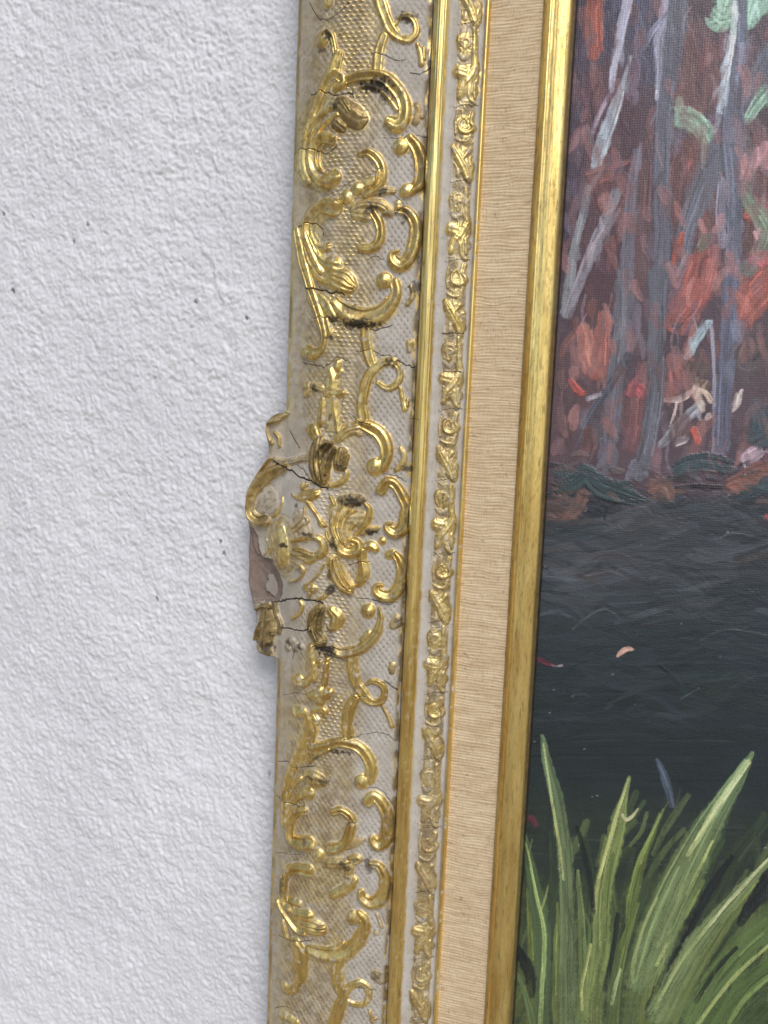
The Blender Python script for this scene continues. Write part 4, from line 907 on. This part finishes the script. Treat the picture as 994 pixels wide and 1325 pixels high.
def build_painting():
    st = 0.38
    u = np.arange(132.8, 274, st); w = np.arange(-258, 262, st); U, W = np.meshgrid(u, w)
    C = np.zeros(U.shape + (3,)); yb = W + 16 * (fbm(U / 18, W / 18, 2, 3) - .5); y1 = px_at(850, 640, HC)[1]; y2 = px_at(850, 1000, HC)[1]
    a1 = ss(y1 - 6, y1 + 6, yb)[..., None]; a2 = ss(y2 - 30, y2 + 14, yb)[..., None]
    C[:] = a1 * lin((92, 77, 84)) + (1 - a1) * (a2 * lin((48, 53, 64)) + (1 - a2) * lin((44, 56, 52)))
    n0 = fbm(U / 14, W / 22, 1, 4); C *= (0.70 + 0.65 * n0)[..., None]
    hp = np.zeros_like(U); pid = np.zeros(U.shape, np.int32); names = ["canvas"]
    y1_ = px_at(850, 640, HC)[1]; y2_ = px_at(850, 1000, HC)[1]
    def stroke(P, colr, hgt, op, k, part=None):
        Pc = catmull(P, 6); Pc[:, 2] = np.maximum(Pc[:, 2], 0.4)
        mg = Pc[:, 2].max() * 1.2 + 0.5
        r0, r1 = np.searchsorted(w, [Pc[:, 1].min() - mg, Pc[:, 1].max() + mg]); c0, c1 = np.searchsorted(u, [Pc[:, 0].min() - mg, Pc[:, 0].max() + mg])
        if r1 - r0 < 2 or c1 - c0 < 2: return
        sl = (slice(r0, r1), slice(c0, c1)); uu, w2 = U[sl], W[sl]
        wob = 0.5 * min(1.0, Pc[:, 2].max() / 3.0)
        q, lat, tt, wl = poly_field(uu + wob * 2.0 * (vn(uu / 9, w2 / 9, k) - .5), w2 + wob * 2.0 * (vn(uu / 9, w2 / 9, k + 1) - .5), Pc)
        L_ = np.hypot(np.diff(Pc[:, 0]), np.diff(Pc[:, 1])).sum() + 1e-6
        br = 0.5 * vn(lat / 0.5 + k * 7, tt / 18 + k, k) + 0.5 * vn(lat / 1.2 + k * 3, tt / 11, k + 1)         # bristle streaks
        x_ = np.abs(lat) / wl
        rag = 0.45 * (fbm(uu / 1.6, w2 / 3.0, k, 3) - 0.5) + 0.25 * (br - .5)
        soft = 0.12 + 0.22 * (wl > 6)
        al = 1 - ss(0.90 - soft, 1.02 + soft * .6, x_ + rag)
        over = np.maximum(-tt, tt - L_) / np.maximum(wl, 0.6) + 1.3 * (br - 0.5) + 0.5 * (fbm(uu / 2, w2 / 2, k + 2, 3) - .5)      # ragged ends, bristle by bristle
        al = al * np.maximum(1 - ss(-0.25, 0.45, over), 1 - ss(0.4, 0.7, q)) * (q < 1.6)
        dry = ss(0.28, 0.72, br + 0.32 - 0.30 * ss(0.5, 1.0, tt / L_) + 0.55 * (tooth[sl] - .5))
        al = al * op * (0.48 + 0.52 * dry)
        g_ = np.array(colr, float); g_ = 0.88 * g_ + 0.12 * g_.mean()
        c = lin(g_)[None, None] * (1.28 + 0.12 * ss(y1_ - 10, y1_ + 10, w2[..., None])) * (1 + np.array([.10, .02, -.10]) * (1 - ss(y2_ - 40, y2_, w2[..., None]))) * (0.72 + 0.56 * br)[..., None] * (0.90 + 0.2 * vn(uu / 9, w2 / 9, k + 2))[..., None]
        C[sl] = C[sl] * (1 - al[..., None]) + c * al[..., None]
        edge = np.exp(-((x_ - 0.88) / 0.14) ** 2)
        hp[sl] = hp[sl] * (1 - 0.6 * al) + al * hgt * (0.35 + 0.75 * br + 0.35 * edge)
        if part:
            kk = len(names); names.append(part); pid[sl][al > 0.35] = kk
    tooth = vn(U / 0.75, W / 0.75, 5)
    def sub(P, colr, hgt, op, k, part=None):
        stroke(P, colr, hgt, op, k, part)
        wm = P[:, 2].max(); T = np.gradient(P[:, :2], axis=0); T /= np.linalg.norm(T, axis=1, keepdims=True) + 1e-9; N_ = np.stack([-T[:, 1], T[:, 0]], 1)
        if len(P) < 2 or wm < 1.0: return
        rr = random.Random(k)
        for j in range(min(14, int(3 + wm * 1.6))):
            o = rr.uniform(-.85, .85); a, b = sorted((rr.uniform(0, 1), rr.uniform(0, 1)))
            if b - a < .25: continue
            Pc = catmull(P, 6); i0, i1 = int(a * (len(Pc) - 1)), int(b * (len(Pc) - 1)) + 1
            if i1 - i0 < 3: continue
            idx = np.linspace(i0, i1 - 1, min(7, i1 - i0)).astype(int); Q = Pc[idx].copy(); Tn = np.gradient(Q[:, :2], axis=0); Tn /= np.linalg.norm(Tn, axis=1, keepdims=True) + 1e-9
            Q[:, 0] -= Tn[:, 1] * o * Q[:, 2]; Q[:, 1] += Tn[:, 0] * o * Q[:, 2]; Q[:, 2] = np.linspace(1, .5, len(Q)) * rr.uniform(.25, .6) * min(1.0, .5 + wm / 6)
            f = rr.choice((.62, .75, 1.2, 1.38)); stroke(Q, tuple(min(235, v * f) for v in colr), hgt * .8, .55, k * 3 + j)
    def smear(n, x0, x1, y0, y1, ln, wd_, ang, op, jit, hgt, bd=.08):
        # wet-in-wet: drag whatever colour lies at one end across to the other
        nonlocal k
        for _ in range(n):
            x, y = R_.uniform(x0, x1), R_.uniform(y0, y1); l = R_.uniform(*ln); a_ = math.radians(R_.uniform(*ang)); dx, dy = math.cos(a_) * l, math.sin(a_) * l
            if R_.random() < .5: dx, dy = -dx, -dy
            bend = R_.uniform(-bd, bd); pts = [(x, y), (x + dx / 2 - dy * bend, y + dy / 2 + dx * bend), (x + dx, y + dy)]; wm = R_.uniform(*wd_)
            Q = np.array([(*px_at(a, b, HC), wm * mm_per_px(a, b, HC)) for a, b in pts]); Q[-1, 2] *= .5
            ci = int(np.clip((Q[0, 0] - u[0]) / st, 0, len(u) - 1)); ri = int(np.clip((Q[0, 1] - w[0]) / st, 0, len(w) - 1))
            c = C[ri, ci] * R_.uniform(1 - jit, 1 + jit) / 1.3; c8 = 255 * np.where(c < .0031308, c * 12.92, 1.055 * np.maximum(c, 1e-6) ** (1 / 2.4) - .055); k += 1
            stroke(Q, tuple(np.clip(c8, 8, 235)), hgt, op, k)
    R_ = random.Random(3)
    lines = [l for l in PAINT.strip().splitlines()]
    k = 0
    def dabs(n, x0, x1, y0, y1, cols, ln, wd_, ang, hgt, op):
        nonlocal k
        for _ in range(n):
            x, y = R_.uniform(x0, x1), R_.uniform(y0, y1); l = R_.uniform(*ln); a_ = math.radians(R_.uniform(*ang)); bend = R_.uniform(-.3, .3) * l; ww_ = R_.uniform(*wd_)
            dx, dy = math.cos(a_), math.sin(a_); c = R_.choice(cols); j = R_.uniform(.85, 1.15)
            pts = [(x - dx * l, y - dy * l, ww_ * .8), (x - dy * bend, y + dx * bend, ww_), (x + dx * l, y + dy * l, ww_ * .6)]
            P = np.array([(*px_at(a, b, HC), c_ * mm_per_px(a, b, HC)) for a, b, c_ in pts]); k += 1
            stroke(P, tuple(v * j for v in c), hgt, op, k)
    for i, l in enumerate(lines):
        part = None
        if ":" in l: part, l = l.split(":", 1)
        head, *sts = l.split("|"); tl, cs, hg, op = head.split(); ox, oy, s_ = PT[tl]; cc_ = tuple(float(v) for v in cs.split(","))
        for s in sts:
            if not s.strip(): continue
            P = np.array([(*px_at(ox + a / s_, oy + b / s_, HC), c_ / s_ * mm_per_px(ox + a / s_, oy + b / s_, HC)) for a, b, c_ in [tuple(float(v) for v in t.split(",")) for t in s.split()]])
            k += 1; sub(P, cc_, float(hg), float(op), k, part)
        if l.startswith('S 80,72,72'): dabs(120, 715, 1000, 0, 610, [(136, 94, 92), (152, 106, 102), (118, 86, 92), (106, 92, 108), (92, 70, 76)], (10, 24), (4, 10), (65, 120), .3, .45)
        if l.startswith('R 58,65,71'): smear(420, 700, 1000, 0, 610, (10, 38), (1.5, 6), (70, 125), .55, .22, .22)
        if l.startswith('Q 34,45,47'): smear(260, 690, 1000, 640, 960, (16, 60), (1.5, 6), (-25, 25), .5, .25, .30)
        if l.startswith("T 70,58,68"):      # broken colour under the trees
            dabs(90, 720, 1010, 0, 620, [(104, 70, 70), (84, 62, 72), (72, 66, 82), (120, 80, 76), (66, 54, 62)], (8, 26), (3, 8), (60, 120), .18, .55)
        if l.startswith("R 44,58,54"):      # sweeping strokes over the dark water
            dabs(150, 690, 1010, 640, 800, [(66, 72, 78), (42, 50, 54), (60, 64, 68), (76, 82, 88), (36, 43, 47), (68, 64, 64)], (14, 60), (1.4, 6), (-20, 28), .5, .5)
            dabs(120, 690, 1010, 780, 960, [(46, 54, 64), (32, 39, 48), (54, 62, 68), (42, 56, 56)], (10, 46), (1.0, 4.5), (-30, 30), .26, .42)
            for (pts, c) in [([(740, 815, 1.2), (765, 795, 1.4), (785, 789, 1.4), (806, 805, 1)], (78, 82, 86)), ([(783, 672, 1.5), (788, 655, 1.8), (815, 648, 2), (845, 655, 1.4)], (22, 24, 30)), ([(905, 830, 1), (940, 815, 1.2), (994, 822, 1)], (72, 76, 84)),
                             ([(925, 700, 1), (950, 690, 1.5), (994, 700, 1.3)], (82, 86, 92)), ([(745, 722, 1), (790, 713, 1.2), (830, 728, 1)], (80, 80, 84)), ([(880, 905, 1), (905, 890, 1.2)], (70, 78, 80)), ([(853, 860, 1.5), (875, 880, 3), (880, 888, 1)], (20, 26, 30))]:
                k += 1; stroke(np.array([(*px_at(a, b, HC), c_ * mm_per_px(a, b, HC)) for a, b, c_ in pts]), c, .6, .8, k)
        if l.startswith("Q 76,90,54"):
            dabs(120, 680, 1010, 1060, 1340, [(56, 76, 54), (70, 90, 58), (42, 56, 48), (84, 104, 66), (34, 46, 44), (100, 118, 74)], (20, 60), (2, 6), (95, 125), .25, .5)
        if l.startswith("S 128,84,74"):
            dabs(22, 705, 1000, 590, 660, [(50, 58, 62), (44, 50, 54), (96, 80, 80)], (5, 16), (2, 5), (-30, 40), .6, .7)
    dabs(70, 720, 1000, 20, 600, [(150, 124, 134), (110, 104, 122), (128, 92, 92), (84, 86, 104), (62, 56, 66)], (8, 24), (.7, 2.2), (75, 110), .25, .45)
    dabs(60, 720, 1000, 180, 600, [(160, 100, 90), (146, 88, 78), (176, 122, 116), (124, 86, 84), (108, 84, 88)], (8, 22), (3, 8), (60, 125), .35, .38)
    smear(260, 710, 1000, 0, 620, (8, 26), (1, 3.2), (70, 120), .5, .18, .25)
    smear(160, 700, 1000, 600, 680, (8, 26), (1.5, 4), (-30, 40), .6, .25, .5)
    smear(120, 680, 1000, 1040, 1330, (14, 36), (.8, 2.2), (100, 118), .35, .2, .3)
    smear(120, 700, 1000, 660, 930, (8, 26), (.8, 2.4), (-25, 25), .45, .3, .4, .2)
    # flecks
    for _ in range(35):
        x, y = R_.uniform(690, 1000), R_.uniform(560, 1320); k += 1; l = R_.uniform(.5, 3)
        stroke(np.array([(*px_at(x, y, HC), .35), (*px_at(x + l, y + R_.uniform(-1, 1), HC), .25)]), (150, 152, 160), .3, R_.uniform(.2, .6), k)
    grain = 0.05 * (vn(U / 0.9, W / 0.9, 3) - .5)
    H_ = HC + 0.55 * hp + grain + 0.4 * (vn(U / 70, W / 70, 2) - .5)
    colr = np.concatenate([np.clip(C, 0.003, 0.85), np.ones(U.shape + (1,))], -1)
    made = split_grid(U, W, H_, pid[:-1, :-1], names, lambda k_: M_PAINT, {}, painting, colr)
    for k_, o_ in made.items():
        if k_: o_.parent = made[0]; o_.matrix_parent_inverse = Matrix.Identity(4)
    # the rest of the canvas, outside the picture
    for (u0, u1, w0, w1) in ((273.6, 520, -400, 400), (132.8, 273.6, -400, -257.6), (132.8, 273.6, 261.6, 400)):
        uc_, wc_ = np.linspace(u0, u1, 90), np.linspace(w0, w1, 120); U2, W2 = np.meshgrid(uc_, wc_)
        ci = np.clip(((np.clip(U2, 133, 273) + 40 * (vn(U2 / 20, W2 / 20, 1) - .5) - 132.8) / st).astype(int), 0, len(u) - 1); ri = np.clip(((W2 + 30 * (vn(U2 / 20, W2 / 20, 2) - .5) + 258) / st).astype(int), 0, len(w) - 1)
        P2 = to3(U2, W2, np.full(U2.shape, HC)); make_mesh("canvas", P2.reshape(-1, 3), grid_faces(*U2.shape), M_PAINT, None, None, painting, colr[ri, ci].reshape(-1, 4))
    box("stretcher", 134.5, 518, -398, 398, 3.0, 9.6, M_WOOD, painting)
build_painting()
